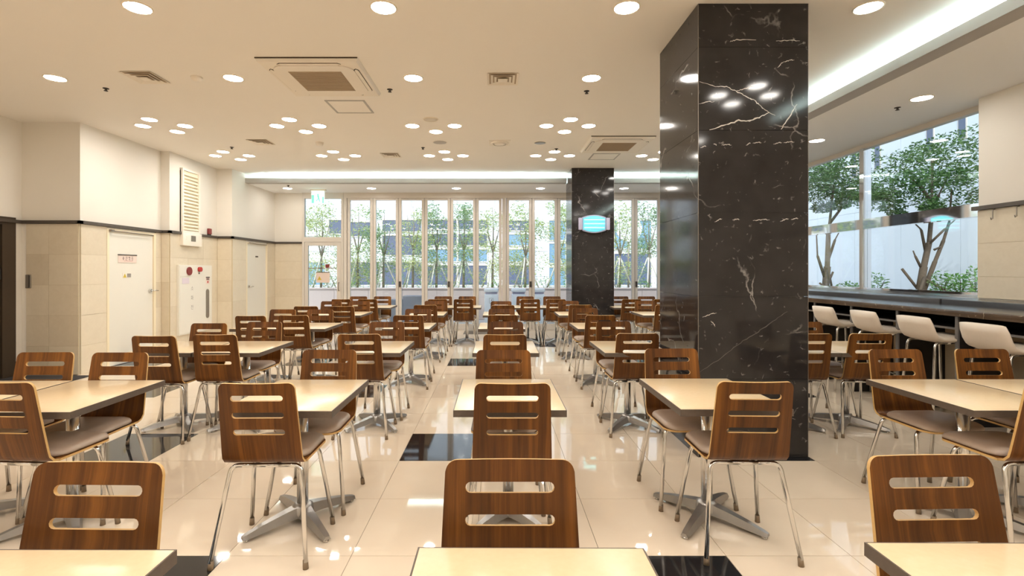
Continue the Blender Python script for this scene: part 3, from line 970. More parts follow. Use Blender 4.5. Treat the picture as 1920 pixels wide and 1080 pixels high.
wcount += 1
gd = thing('door_4', 'silver framed glass door with a glazed panel above', 'door', (-3.93, YB, 0), kind='structure')
hw = 0.47
f = MB().box(-hw, -hw + .05, -.05, .05, 0, 3.15).box(hw - .05, hw, -.05, .05, 0, 3.15)
f.box(-hw + .05, hw - .05, -.05, .05, 3.02, 3.15).box(-hw + .05, hw - .05, -.05, .05, 2.03, 2.14)
f.build('door_frame', 'frame', gd)
lf = MB().box(-hw + .055, -hw + .13, -.04, .03, 0.01, 2.025).box(hw - .15, hw - .055, -.04, .03, 0.01, 2.025)
lf.box(-hw + .13, hw - .15, -.04, .03, 1.945, 2.025).box(-hw + .13, hw - .15, -.04, .03, 0.01, 0.14)
dl = lf.build('door_leaf', 'frame', gd)
MB().box(-hw + .13, hw - .15, -.010, -.002, 0.14, 1.945).build('pane', 'glass', dl)
MB().tube(fillet([(hw - .10, -.04, 0.92), (hw - .10, -.09, 0.92), (hw - .10, -.09, 1.10), (hw - .10, -.04, 1.10)], .02), .009, 8).build('handle', 'steel_grey', dl)
MB().box(-hw + .05, hw - .05, -.010, -.002, 2.14, 3.02).build('transom_pane', 'glass', gd)
ds = thing('door_notice', 'notice card with yellow warning triangle on glass door', 'sign', (-3.94, YB - .012, 0))
MB().box(-.15, .16, -.006, -.0005, 1.10, 1.33).build('card', 'sign_pink', ds)
MB().box(-.15, .16, -.010, -.0005, 1.33, 1.345).build('top_bar', 'trim', ds)
MB().prism([(-.125, 1.16), (-.025, 1.16), (-.075, 1.25)], lambda a, b, d: (a, d, b), -.0075, -.0062).build('triangle', 'yellow', ds)
MB().box(-.079, -.071, -.0085, -.0076, 1.175, 1.215).build('mark', 'ink', ds)
cr = thing('door_chain', 'thin dark red cord with red tags across the glass door', 'cord', (-3.94, YB - .015, 0))
MB().tube([(-.33, -.012, 1.433), (0, -.012, 1.428), (.30, -.012, 1.43)], .006, 8).build('cord', 'dark_red', cr)
MB().cbox(.07, .16, -.03, -.006, 1.44, 1.52, .006).build('tag', 'dark_red', cr)
MB().cbox(.145, .19, -.03, -.006, 1.436, 1.475, .006).build('tag', 'sign_pink', cr)

ex = thing('exit_sign', 'pale green lit exit sign hanging before the glass door', 'exit sign', (-3.87, 10.95, ZS))
MB().box(-.17, .17, -.03, .03, -.03, 0).build('bracket', 'white_plastic', ex)
MB().cbox(-.145, .13, -.02, .02, -.31, -.03, .004).build('box', 'exit_white', ex)
MB().box(-.14, -.085, -.023, -.0205, -.30, -.12).build('side_band', 'green', ex)
MB().box(.095, .125, -.023, -.0205, -.30, -.16).build('side_band', 'green', ex)
fig = MB().tube([(0.0, -.0215, -.11), (0.0, -.0235, -.11)], .018, 12)
fig.prism([(-.02, -.13), (.015, -.125), (.03, -.19), (.0, -.20)], lambda a, b, d: (a, d, b), -.0235, -.0215)
fig.prism([(.0, -.195), (.028, -.19), (.05, -.27), (.034, -.275)], lambda a, b, d: (a, d, b), -.0235, -.0215)
fig.prism([(.002, -.195), (.02, -.20), (-.035, -.262), (-.05, -.25)], lambda a, b, d: (a, d, b), -.0235, -.0215)
fig.build('figure', 'green', ex)

# ------------------------------------------------------------------ window over the bar
wcount += 1
bw = thing('window_%d' % wcount, 'large glazing over the bar with a mirror steel transom', 'window', (5.2, 5.165, 0), kind='structure')
LB = YB - 5.165
MB().box(0.0, .09, 0, LB, 3.09, ZS).build('head_frame', 'frame', bw)
MB().box(-.02, .09, 0, LB, 1.07, 1.135).build('bottom_frame', 'mirror', bw)
MB().box(-.025, .09, 0, LB, 1.955, 2.095).build('transom', 'mirror', bw)
for (a, b) in ((1.86, 1.94), (4.2, 4.28)):
    MB().box(-.02, .09, a, b, 1.135, 1.955).box(-.02, .09, a, b, 2.095, 3.09).build('mullion', 'mirror', bw)
for (a, b) in ((0.0, 1.86), (1.94, 4.2), (4.28, LB)):
    MB().box(.03, .038, a, b, 1.135, 1.955).build('pane', 'glass', bw)
    MB().box(.03, .038, a, b, 2.095, 3.09).build('pane', 'glass', bw)

# ------------------------------------------------------------------ bar counter
bc = thing('bar_counter', 'long dark bar counter with a brown marble edge under the window', 'counter', (4.0, 0, 0))
Y0, Y1 = 1.2, 10.2
MB().cbox(0.0, 0.60, Y0, Y1, 0.972, 1.026, .006).build('counter_top', 'emperador', bc)
MB().box(0.012, 0.60, Y0 + .01, Y1 - .01, 1.026, 1.0275).build('top_inlay', 'counter_dark', bc)
MB().cbox(0.60, 0.985, Y0, 5.15, 0.96, 1.08, .006).cbox(0.60, 1.175, 5.17, Y1, 0.96, 1.08, .006).build('back_ledge', 'counter_dark', bc)
MB().box(0.52, 0.56, Y0, Y1, 0.0, 0.972).build('back_panel', 'counter_back', bc)
dys = [3.08 + .65 * k - 1.3 for k in range(13)]
div = MB().box(0.06, 0.52, -.012, .012, 0.0, 0.972).mesh('divider', 'counter_side')
rim = MB().box(0.045, 0.06, -.014, .014, 0.0, 0.972).mesh('edge_strip', 'counter_rim')
shf = MB().box(0.075, 0.52, .012, .638, 0.852, 0.866).mesh('shelf', 'counter_side')
srm = MB().box(0.06, 0.075, .012, .638, 0.85, 0.868).mesh('shelf_edge', 'counter_rim')
bk = MB().box(0.50, 0.518, .012, .638, 0.866, 0.972).mesh('shelf_back', 'black_plastic')
for y in dys:
    o = link('divider', div, bc, (0, y, 0)); link('edge_strip', rim, o)
    if y < dys[-1]:
        o = link('shelf', shf, bc, (0, y, 0)); link('shelf_edge', srm, o); link('shelf_back', bk, o)

# ------------------------------------------------------------------ bar stools
def stool_meshes():
    # upholstered seat with a low back curling up (profile in the side plane x, z)
    prof = [(-.222, .182), (-.205, .13), (-.182, .06), (-.155, .015), (-.10, -.004), (.0, -.006), (.15, -.003), (.20, -.012)]
    bm = bmesh.new()
    W2 = .20; th = .066; ny = 10
    rows = []
    K = len(prof)
    def nrm(i):
        a = Vector(prof[max(i - 1, 0)]); b = Vector(prof[min(i + 1, K - 1)])
        t = (b - a).normalized()
        return Vector((t.y * -1, t.x)) if False else Vector((-t.y, t.x))
    top = []; bot = []
    for i, (px, pz) in enumerate(prof):
        n_ = nrm(i)
        wf = W2 * (0.93 if i == 0 else 0.98 if i == 1 else 1.0)
        rt = []; rb = []
        for k in range(ny + 1):
            s = -1 + 2 * k / ny
            e = 1 - abs(s) ** 6 * 0.75
            ee = e * (0.7 if i in (0, K - 1) else 1)
            y = s * wf
            c = Vector((px, pz))
            a = c + n_ * th * 0.5 * ee; b = c - n_ * th * 0.5 * ee
            rt.append((a.x, y, a.y)); rb.append((b.x, y, b.y))
        top.append(rt); bot.append(rb)
    vs_ = []; idx = {}
    for nm, g_ in (('t', top), ('b', bot)):
        for i in range(K):
            for k in range(ny + 1):
                idx[nm, i, k] = len(vs_); vs_.append(g_[i][k])
    fs = []
    for i in range(K - 1):
        for k in range(ny):
            fs.append((idx['t', i, k], idx['t', i + 1, k], idx['t', i + 1, k + 1], idx['t', i, k + 1]))
            fs.append((idx['b', i, k], idx['b', i, k + 1], idx['b', i + 1, k + 1], idx['b', i + 1, k]))
        fs.append((idx['t', i, 0], idx['b', i, 0], idx['b', i + 1, 0], idx['t', i + 1, 0]))
        fs.append((idx['t', i, ny], idx['t', i + 1, ny], idx['b', i + 1, ny], idx['b', i, ny]))
    for k in range(ny):
        fs.append((idx['t', 0, k], idx['t', 0, k + 1], idx['b', 0, k + 1], idx['b', 0, k]))
        fs.append((idx['t', K - 1, k], idx['b', K - 1, k], idx['b', K - 1, k + 1], idx['t', K - 1, k + 1]))
    return vs_, fs
sv, sf = stool_meshes()
ZST = 0.765
seat_me = MB().add([(x, y, z + ZST) for x, y, z in sv], sf, 0, True).mesh('seat', 'stool')
bm = bmesh.new(); bm.from_mesh(seat_me); bmesh.ops.recalc_face_normals(bm, faces=bm.faces[:]); bm.to_mesh(seat_me); bm.free()
def stool_leg(sx, sy):
    top = ZST - .035
    return MB().tube(fillet([(sx * .04, sy * .145, top), (sx * .145, sy * .15, top), (sx * .20, sy * .19, .012)], .05, 6), .0125, 10).mesh('leg', 'chrome')
legs_me = [stool_leg(a, b) for a in (-1, 1) for b in (-1, 1)]
bars = MB()
for sy in (-1, 1):
    bars.tube([(-.04, sy * .145, ZST - .035), (.04, sy * .145, ZST - .035)], .0125, 10)
bars.box(-.03, .03, -.145, .145, ZST - .04, ZST - .022)
bars_me = bars.mesh('seat_frame', 'chrome')
fr = .175
ring = MB().tube(fillet([(-.183, -.17, .28), (-.183, .17, .28)], .01) , .009, 8).tube([(.183, -.17, .28), (.183, .17, .28)], .009, 8)
ring.tube([(-.18, -.175, .28), (.18, -.175, .28)], .009, 8).tube([(-.18, .175, .28), (.18, .175, .28)], .009, 8)
ring_me = ring.mesh('footrest', 'chrome')
SL = ['bar stool nearest the camera, cream seat and chrome legs', 'second cream bar stool from the camera with chrome legs',
      'third cream bar stool from the camera with chrome legs', 'cream bar stool beside the foreground column edge, farthest one visible']
for k, y in enumerate((3.93, 4.575, 5.20, 5.84)):
    r = thing('bar_stool', SL[k], 'stool', (4.05, y, 0), rz=random.uniform(-.03, .03), group='cream bar stools along the counter')
    spawn([('seat', seat_me, [])] + [('leg', m_, []) for m_ in legs_me] + [('seat_frame', bars_me, []), ('footrest', ring_me, [])], r)

# ------------------------------------------------------------------ chairs
def shell(outline, holes, pos, thick, extra):
    """flat outline in (x, s) with stadium holes, bent through pos(x, s) -> (point, normal); returns a mesh"""
    pts = [Vector(p) for p in outline]; edges = [(i, (i + 1) % len(outline)) for i in range(len(outline))]
    for h in holes:
        o = len(pts)
        pts += [Vector(p) for p in h]
        edges += [(o + i, o + (i + 1) % len(h)) for i in range(len(h))]
    pts += [Vector(p) for p in extra]
    res = delaunay_2d_cdt(pts, edges, [], 1, 1e-6)
    V2, F2 = res[0], res[2]
    def inhole(p):
        for h in holes:
            xs = [q[0] for q in h]; ys = [q[1] for q in h]
            if min(xs) < p.x < max(xs) and min(ys) < p.y < max(ys):
                c = False; j = len(h) - 1
                for i in range(len(h)):
                    if (h[i][1] > p.y) != (h[j][1] > p.y) and p.x < (h[j][0] - h[i][0]) * (p.y - h[i][1]) / (h[j][1] - h[i][1]) + h[i][0]:
                        c = not c
                    j = i
                if c: return True
        return False
    tri = []
    for f in F2:
        c = sum((V2[i] for i in f), Vector((0, 0))) / len(f)
        if not inhole(c): tri.append(list(f))
    used = sorted({i for f in tri for i in f})
    mp = {v: k for k, v in enumerate(used)}
    U = [V2[i] for i in used]
    tri = [[mp[i] for i in f] for f in tri]
    K = len(U)
    A = []; B = []
    for p in U:
        q, n_ = pos(p.x, p.y)
        A.append(q + n_ * thick / 2); B.append(q - n_ * thick / 2)
    ec = {}
    for f in tri:
        for i in range(len(f)):
            a, b = f[i], f[(i + 1) % len(f)]
            ec[(a, b)] = 1
    bnd = [(a, b) for (a, b) in ec if (b, a) not in ec]
    verts = A + B
    n0 = len(verts)
    # separate rim vertices keep the shading edge crisp
    rim_idx = {}
    for (a, b) in bnd:
        for v in (a, b):
            if v not in rim_idx:
                rim_idx[v] = len(verts); verts.append(A[v]); verts.append(B[v])
    faces = [tuple(f) for f in tri] + [tuple(i + K for i in reversed(f)) for f in tri]
    mi = [0] * len(faces)
    for (a, b) in bnd:
        faces.append((rim_idx[b], rim_idx[a], rim_idx[a] + 1, rim_idx[b] + 1)); mi.append(1)
    uv = [(p.x, p.y) for p in U] * 2 + [(0, 0)] * (len(verts) - n0)
    me = bpy.data.meshes.new('shell')
    me.from_pydata(verts, [], faces)
    me.materials.append(M['wood']); me.materials.append(M['ply_edge'])
    me.polygons.foreach_set('material_index', mi)
    me.polygons.foreach_set('use_smooth', [True] * len(faces))
    ul = me.uv_layers.new(name='UVMap')
    for lp in me.loops:
        ul.data[lp.index].uv = uv[lp.vertex_index]
    bm = bmesh.new(); bm.from_mesh(me); bmesh.ops.recalc_face_normals(bm, faces=bm.faces[:]); bm.to_mesh(me); bm.free()
    me.update()
    return me

def stadium(cx, cy, w, h, n=6):
    r = h / 2; o = []
    for k in range(n + 1):
        a = -PI / 2 + PI * k / n
        o.append((cx + w / 2 - r + r * math.cos(a), cy + r * math.sin(a)))
    for k in range(n + 1):
        a = PI / 2 + PI * k / n
        o.append((cx - w / 2 + r + r * math.cos(a), cy + r * math.sin(a)))
    return o

# side profile of the moulded shell, y forward, arc length s from the front of the bend
LEAN = math.radians(9.5); RB = 0.055; ZSEAT = 0.462; YBEND = -0.115
arc = RB * (PI / 2 - LEAN) if False else RB * (PI / 2 + 0) 
ARC = RB * (PI / 2 - LEAN)
def back_pos(x, s):
    if s <= ARC:
        a = s / RB
        y = YBEND - RB * math.sin(a); z = ZSEAT + RB - RB * math.cos(a)
        n_ = Vector((0, math.sin(a), math.cos(a)))
    else:
        a = PI / 2 - LEAN
        y = YBEND - RB * math.sin(a) - (s - ARC) * math.cos(a)
        z = ZSEAT + RB - RB * math.cos(a) + (s - ARC) * math.sin(a)
        n_ = Vector((0, math.sin(a), math.cos(a)))
    t = min(1.0, max(0.0, (s - ARC) / 0.12))
    bow = -0.016 * (1 - (x / 0.19) ** 2) * t
    return Vector((x, y, z)) + n_ * bow, n_
SB = 0.860 - (ZSEAT + RB - RB * math.cos(PI / 2 - LEAN))
STOP = ARC + SB / math.sin(PI / 2 - LEAN)
def bw_(s): return 0.188 + (0.172 - 0.188) * min(1, s / STOP)
ol = []
rc = 0.03
for k in range(9): ol.append((-bw_(0) + 2 * bw_(0) * k / 8, 0.0))
for k in range(1, 14):
    s = (STOP - rc) * k / 13; ol.append((bw_(s), s))
for k in range(1, 6):
    a = PI / 2 * k / 6; ol.append((bw_(STOP) - rc + rc * math.cos(a), STOP - rc + rc * math.sin(a)))
for k in range(9): ol.append((bw_(STOP) - rc - 2 * (bw_(STOP) - rc) * k / 8, STOP))
for k in range(5, 0, -1):
    a = PI / 2 * k / 6; ol.append((-(bw_(STOP) - rc + rc * math.cos(a)), STOP - rc + rc * math.sin(a)))
for k in range(13, 0, -1):
    s = (STOP - rc) * k / 13; ol.append((-bw_(s), s))
def s_of(z): return ARC + (z - (ZSEAT + RB - RB * math.cos(PI / 2 - LEAN))) / math.sin(PI / 2 - LEAN)
slots = [stadium(0, s_of(z), 0.238, 0.028) for z in (0.79, 0.709, 0.627)]
extra = [(-0.15 + 0.3 * i / 6 * 1.0, ARC * j / 6) for i in range(7) for j in range(1, 7)]
extra += [(-0.135 + 0.27 * i / 4, s_of(z)) for i in range(5) for z in (0.52, 0.56, 0.585, 0.668, 0.75, 0.825)]
back_me = shell(ol, slots, back_pos, 0.011, extra)

def seat_pos(x, s):
    # s runs forward from the bend, waterfall front
    y = YBEND + s
    d = max(0.0, s - 0.25)
    z = ZSEAT - 0.9 * d * d
    n_ = Vector((0, 1.8 * d, 1)).normalized()
    return Vector((x, y, z)), n_
SD = 0.325
def sw_(s): return 0.188 + (0.192 - 0.188) * s / SD
ol = [(-sw_(0) + 2 * sw_(0) * k / 6, 0.0) for k in range(7)]
rc = 0.07
for k in range(1, 6): ol.append((sw_((SD - rc) * k / 5), (SD - rc) * k / 5))
for k in range(1, 7):
    a = PI / 2 * k / 7; ol.append((sw_(SD) - rc + rc * math.cos(a), SD - rc + rc * math.sin(a)))
for k in range(7): ol.append((sw_(SD) - rc - 2 * (sw_(SD) - rc) * k / 6, SD))
for k in range(6, 0, -1):
    a = PI / 2 * k / 7; ol.append((-(sw_(SD) - rc + rc * math.cos(a)), SD - rc + rc * math.sin(a)))
for k in range(5, 0, -1): ol.append((-sw_((SD - rc) * k / 5), (SD - rc) * k / 5))
seat_sh = shell(ol, [], seat_pos, 0.011, [(-0.12 + 0.24 * i / 3, SD * j / 6) for i in range(4) for j in range(1, 6)])

# cushion pad: rounded rectangle rings
def cushion():
    def rr(hx, y0, y1, r, n=5):
        o = []
        for (cx, cy, a0) in ((hx - r, y1 - r, 0), (-hx + r, y1 - r, PI / 2), (-hx + r, y0 + r, PI), (hx - r, y0 + r, 3 * PI / 2)):
            for k in range(n + 1):
                a = a0 + PI / 2 * k / n
                o.append((cx + r * math.cos(a), cy + r * math.sin(a)))
        return o
    y0, y1 = YBEND + 0.0, YBEND + SD + 0.008
    def zz(y): 
        d = max(0, y - YBEND - 0.25); return ZSEAT - 0.9 * d * d + 0.0057
    levels = [(0.0, 0.003), (0.0, 0.014), (0.006, 0.024), (0.02, 0.032), (0.05, 0.037), (0.10, 0.0395)]
    mb = MB(); rings = []
    for ins, h in levels:
        rings.append([(x, y, zz(y) + h) for x, y in rr(0.182 - ins, y0 + ins, y1 - ins, max(0.068 - ins * .5, 0.02))])
    k = len(rings[0])
    vs_ = [p for r_ in rings for p in r_]
    fs = [(i * k + a, i * k + (a + 1) % k, (i + 1) * k + (a + 1) % k, (i + 1) * k + a) for i in range(len(rings) - 1) for a in range(k)]
    fs.append(tuple(range((len(rings) - 1) * k, len(rings) * k)))
    fs.append(tuple(reversed(range(k))))
    mb.add(vs_, fs, 0, True)
    return mb.mesh('cushion', 'cushion')
cush_me = cushion()

ZF = 0.444
def chair_leg(sx, rear):
    yt = -0.125 if rear else 0.12
    yf = -0.215 if rear else 0.195
    xf = 0.217
    p = fillet([(sx * 0.06, yt, ZF), (sx * 0.165, yt, ZF), (sx * xf, yf, 0.03)], 0.045, 6)
    return MB().tube(p, 0.0105, 10).mesh('leg', 'chrome'), MB().tube([(sx * (xf - .003), yf + (.004 if rear else -.004), 0.04), (sx * xf, yf, 0.0)], [0.0118, 0.0132], 10).mesh('foot_cap', 'rubber')
LEGS = [chair_leg(s, r) for r in (True, False) for s in (-1, 1)]
xb = MB().tube([(-.06, -.125, ZF), (.06, -.125, ZF)], .0105, 10).tube([(-.06, .12, ZF), (.06, .12, ZF)], .0105, 10)
xb.tube([(-.05, -.125, ZF), (-.05, .12, ZF)], .009, 8).tube([(.05, -.125, ZF), (.05, .12, ZF)], .009, 8)
xbar_me = xb.mesh('seat_frame', 'chrome')
CHAIR = [('backrest', back_me, []), ('seat', seat_sh, []), ('cushion', cush_me, []), ('seat_frame', xbar_me, [])] + \
        [('leg', a, [('foot_cap', b)]) for a, b in LEGS]

COLN = {'A0': 'outer table of the left wall pair', 'A1': 'inner table of the left wall pair', 'B': 'left single table', 'C': 'centre table',
        'D': 'right single table', 'E0': 'inner table of the bar side pair', 'E1': 'outer table of the bar side pair',
        'F0': 'left table of the centre-left window pair', 'F1': 'right table of the centre-left window pair',
        'G0': 'left table of the centre-right window pair', 'G1': 'right table of the centre-right window pair'}
ROWN = ['nearest row', 'second row', 'third row', 'fourth row', 'fifth row', 'window row']
nchair = 0
def chair(x, dtop, side, col, row, rot=None):
    """side 'near' chairs face the windows, 'far' chairs face the camera; dtop is the depth of the back's top rail"""
    global nchair
    nchair += 1
    y = dtop + 0.235 if side == 'near' else dtop - 0.235
    rz = (0 if side == 'near' else PI) + (rot if rot is not None else random.uniform(-.025, .025))
    lab = 'walnut slotted chair, %s side, %s, %s' % ('camera' if side == 'near' else 'window', COLN[col], ROWN[row])
    r = thing('dining_chair', lab, 'chair', (x, y, 0), rz, 'walnut dining chairs at the tables')
    spawn(CHAIR, r)

# ------------------------------------------------------------------ tables
TW, TD, TZ = 0.55, 0.70, 0.695
def table_spec():
    top = MB().cbox(-TW / 2 + .004, TW / 2 - .004, -TD / 2 + .004, TD / 2 - .004, TZ - .028, TZ, .002).mesh('tabletop', 'tabletop')
    e = MB()
    for (x0, x1, y0, y1) in ((-TW / 2, TW / 2, -TD / 2, -TD / 2 + .004), (-TW / 2, TW / 2, TD / 2 - .004, TD / 2),
                             (-TW / 2, -TW / 2 + .004, -TD / 2 + .004, TD / 2 - .004), (TW / 2 - .004, TW / 2, -TD / 2 + .004, TD / 2 - .004)):
        e.box(x0, x1, y0, y1, TZ - .034, TZ - .001)
    edge = e.mesh('edge_band', 'table_edge')
    plate = MB().hexa([(-.12, -.16, TZ - .046), (.12, -.16, TZ - .046), (.12, .16, TZ - .046), (-.12, .16, TZ - .046),
                       (-.14, -.2, TZ - .0285), (.14, -.2, TZ - .0285), (.14, .2, TZ - .0285), (-.14, .2, TZ - .0285)]).mesh('mounting_plate', 'alu')
    post = MB().tube([(0, 0, .08), (0, 0, TZ - .046)], .03, 18).mesh('pedestal', 'chrome')
    hub = MB().lathe([(.055, .03), (.06, .05), (.055, .085), (.035, .10)], 16, cap_top=True, cap_bot=True).mesh('hub', 'alu')
    out = [('tabletop', top, []), ('edge_band', edge, []), ('mounting_plate', plate, []), ('pedestal', post, []), ('hub', hub, [])]
    for sx in (-1, 1):
        for sy in (-1, 1):
            d = Vector((sx * .215, sy * .235, 0)); l_ = d.length; u_ = d / l_; w_ = Vector((-u_.y, u_.x, 0))
            def sec(t, hw, z0, z1, ht):
                c = u_ * t
                return [tuple(c + w_ * hw + Vector((0, 0, z0))), tuple(c - w_ * hw + Vector((0, 0, z0))), tuple(c - w_ * ht + Vector((0, 0, z1))), tuple(c + w_ * ht + Vector((0, 0, z1)))]
            secs = [sec(.02, .04, .035, .09, .028), sec(.10, .034, .034, .078, .022), sec(.22, .027, .02, .056, .016), sec(l_ - .02, .022, .014, .036, .014), sec(l_, .018, .014, .03, .01)]
            vs_ = [p for s_ in secs for p in s_]
            fs = [(0, 1, 2, 3), (19, 18, 17, 16)]
            for i in range(4):
                for k in range(4):
                    a, b = i * 4 + k, i * 4 + (k + 1) % 4
                    fs.append((b, a, a + 4, b + 4))
            me = MB().add(vs_, fs).mesh('foot', 'alu')
            bm = bmesh.new(); bm.from_mesh(me); bmesh.ops.recalc_face_normals(bm, faces=bm.faces[:]); bm.to_mesh(me); bm.free()
            c = u_ * (l_ - .018)
            gl = MB().lathe([(.014, 0.0), (.016, .008), (.006, .009), (.006, .016)], 10, (c.x, c.y, 0), cap_top=True, cap_bot=True).mesh('glide', 'chrome')
            out.append(('foot', me, [('glide', gl)]))
    return out
TABLE = table_spec()
TABN = {'A0': 'outer one of the left wall pair', 'A1': 'inner one of the left wall pair', 'B': 'left single column', 'C': 'centre column',
        'D': 'right single column', 'E0': 'inner one of the bar side pair', 'E1': 'outer one of the bar side pair',
        'F0': 'left one of the centre-left window pair', 'F1': 'right one of the centre-left window pair',
        'G0': 'left one of the centre-right window pair', 'G1': 'right one of the centre-right window pair'}
def table(x, y, col, row, rot=None):
    r = thing('cafe_table', 'cream topped pedestal table, %s, %s' % (TABN[col], ROWN[row]), 'table', (x, y, 0),
              rot if rot is not None else random.uniform(-.008, .008), 'cream pedestal tables')
    spawn(TABLE, r)

# row 0 (nearest the camera)
table(0.085, 0.868, 'C', 0); table(-1.045, 0.86, 'B', 0); table(1.19, 0.89, 'D', 0)
chair(0.04, 1.35, 'far', 'C', 0, 0.0)
chair(-1.05, 1.33, 'far', 'B', 0, -0.02)
chair(1.20, 1.38, 'far', 'D', 0, 0.03)
# row 1
table(-2.865, 2.72, 'A0', 1, 0.012); table(-2.305, 2.73, 'A1', 1, 0.012)
table(-1.058, 2.75, 'B', 1, 0.0); table(0.073, 2.765, 'C', 1, 0.0); table(1.178, 2.78, 'D', 1, 0.0)
table(2.585, 2.76, 'E0', 1, 0.0); table(3.145, 2.76, 'E1', 1, 0.0)
chair(-2.80, 3.13, 'far', 'A0', 1); chair(-2.33, 3.12, 'far', 'A1', 1); chair(-2.27, 2.29, 'near', 'A1', 1, -0.05)
chair(-1.09, 2.27, 'near', 'B', 1, 0.02); chair(-1.065, 3.23, 'far', 'B', 1, 0.0)
chair(0.08, 2.27, 'near', 'C', 1, 0.0); chair(0.055, 3.22, 'far', 'C', 1, 0.0)
chair(1.208, 2.30, 'near', 'D', 1, -0.03); chair(1.158, 3.28, 'far', 'D', 1, 0.02)
chair(2.60, 2.29, 'near', 'E0', 1, 0.03)
chair(2.60, 3.25, 'far', 'E0', 1, 0.02); chair(3.165, 3.26, 'far', 'E1', 1, 0.0)
# rows 2-4
for row, ty, tx in ((2, 4.45, {'A0': -2.77, 'A1': -2.21, 'B': -1.05, 'C': 0.09, 'D': 1.18, 'E0': 2.57, 'E1': 3.12}),
                    (3, 6.15, {'A0': -2.81, 'A1': -2.25, 'B': -1.035, 'C': 0.08, 'D': 1.24, 'E0': 2.55, 'E1': 3.10}),
                    (4, 7.92, {'A0': -2.86, 'A1': -2.31, 'B': -1.055, 'C': 0.09, 'D': 1.25, 'E0': 2.525, 'E1': 3.08})):
    for c, x in tx.items():
        table(x, ty, c, row)
NEAR = {2: {'A0': (-2.68, 3.92), 'A1': (-2.25, 4.0), 'B': (-1.10, 4.03), 'C': (0.078, 4.0), 'D': (1.17, 4.08), 'E0': (2.57, 4.06), 'E1': (3.07, 4.07)},
        3: {'A0': (-2.78, 5.67), 'A1': (-2.32, 5.74), 'B': (-1.0, 5.74), 'C': (0.088, 5.78), 'D': (1.22, 5.75), 'E0': (2.56, 5.75), 'E1': (3.1, 5.74)},
        4: {'A0': (-2.73, 7.2), 'A1': (-2.21, 7.2), 'B': (-1.045, 7.46), 'C': (0.12, 7.42), 'D': (1.287, 7.5), 'E0': (2.58, 7.48), 'E1': (3.1, 7.48)}}
FAR = {2: {'A0': (-2.77, 4.86), 'A1': (-2.30, 5.0), 'B': (-1.075, 5.0), 'C': (0.107, 5.0), 'D': (1.194, 5.06), 'E0': (2.5, 5.02), 'E1': (3.1, 5.0)},
       3: {'A0': (-2.81, 6.62), 'A1': (-2.31, 6.6), 'B': (-1.03, 6.7), 'C': (0.086, 6.72), 'D': (1.235, 6.85), 'E0': (2.52, 6.7), 'E1': (3.08, 6.7)},
       4: {'A0': (-2.75, 8.4), 'A1': (-2.27, 8.4), 'B': (-1.016, 8.5), 'C': (0.107, 8.4), 'D': (1.25, 8.5), 'E0': (2.55, 8.5), 'E1': (3.1, 8.5)}}
for row in (2, 3, 4):
    for c, (x, d) in NEAR[row].items():
        chair(x, d, 'near', c, row)
    for c, (x, d) in FAR[row].items():
        chair(x, d, 'far', c, row)
# window row
for c, x in {'A0': -2.75, 'A1': -2.2, 'F0': -1.08, 'F1': -0.53, 'G0': 0.62, 'G1': 1.17, 'E0': 2.46, 'E1': 3.02}.items():
    table(x, 9.5 if c[0] != 'G' else 9.48, c, 5)
for c, (x, d) in {'A0': (-2.77, 9.0), 'A1': (-2.30, 9.0), 'F0': (-1.04, 9.0), 'F1': (-0.567, 9.0), 'G0': (0.64, 9.0), 'G1': (1.1, 9.0), 'E0': (2.46, 9.0), 'E1': (3.04, 9.0)}.items():
    chair(x, d, 'near', c, 5)
for c, (x, d) in {'A0': (-2.73, 10.0), 'A1': (-2.25, 10.0), 'F0': (-1.03, 10.02), 'F1': (-0.55, 10.02), 'G0': (0.60, 9.98), 'G1': (1.14, 9.98), 'E0': (2.5, 10.0), 'E1': (3.03, 10.0)}.items():
    chair(x, d, 'far', c, 5)

# ------------------------------------------------------------------ ceiling fittings
def dl_spec(r, lit=True):
    ring_ = MB().lathe([(r + .012, 0.0), (r + .012, -.004), (r + .004, -.008), (r, -.004), (r, 0.0)], 28).mesh('trim_ring', 'ring')
    lens = MB().lathe([(r, -.001), (r, -.0045), (r * .5, -.006), (0.001, -.0065)], 28).mesh('lens', 'lamp' if lit else 'lamp_off')
    for m_ in (ring_, lens):
        bm = bmesh.new(); bm.from_mesh(m_); bmesh.ops.recalc_face_normals(bm, faces=bm.faces[:])
        if m_ is lens:
            for f_ in bm.faces:
                if f_.normal.z > 0: f_.normal_flip()
        bm.to_mesh(m_); bm.free()
    return [('trim_ring', ring_, []), ('lens', lens, [])]
DL = dl_spec(.088); DLO = dl_spec(.088, False)
XC = [-4.47, -2.66, -0.83, 0.98, 2.78]
XN = ['far left', 'left', 'centre-left', 'centre-right', 'column side']
def downlight(x, y, z, label, grp, lit=True):
    r = thing('ceiling_downlight', label, 'downlight', (x, y, z), group=grp)
    spawn(DL if lit else DLO, r)
for k in range(1, 5):
    downlight(XC[k], 3.72, ZC, 'single round downlight in the nearest ceiling row, %s' % XN[k], 'single round downlights')
for k in range(4):
    downlight(XC[k], 5.08, ZC, 'single round downlight in the second ceiling row, %s' % XN[k], 'single round downlights')
for (yc, rn) in ((6.75, 'nearer'), (8.5, 'farther')):
    for k in range(5):
        for (dx, dy, nm) in ((0, -.285, 'camera side'), (-.285, 0, 'left'), (.285, 0, 'right'), (0, .285, 'window side')):
            lit = not (k == 2 and nm == 'camera side' and yc < 7)
            lab = '%s lamp of the %s diamond of four, %s ceiling row' % (nm, XN[k], rn)
            if not lit: lab = 'unlit round downlight, camera side of the centre-left diamond, nearer row'
            downlight(XC[k] + dx, yc + dy, ZC, lab, 'diamond clusters of downlights', lit)
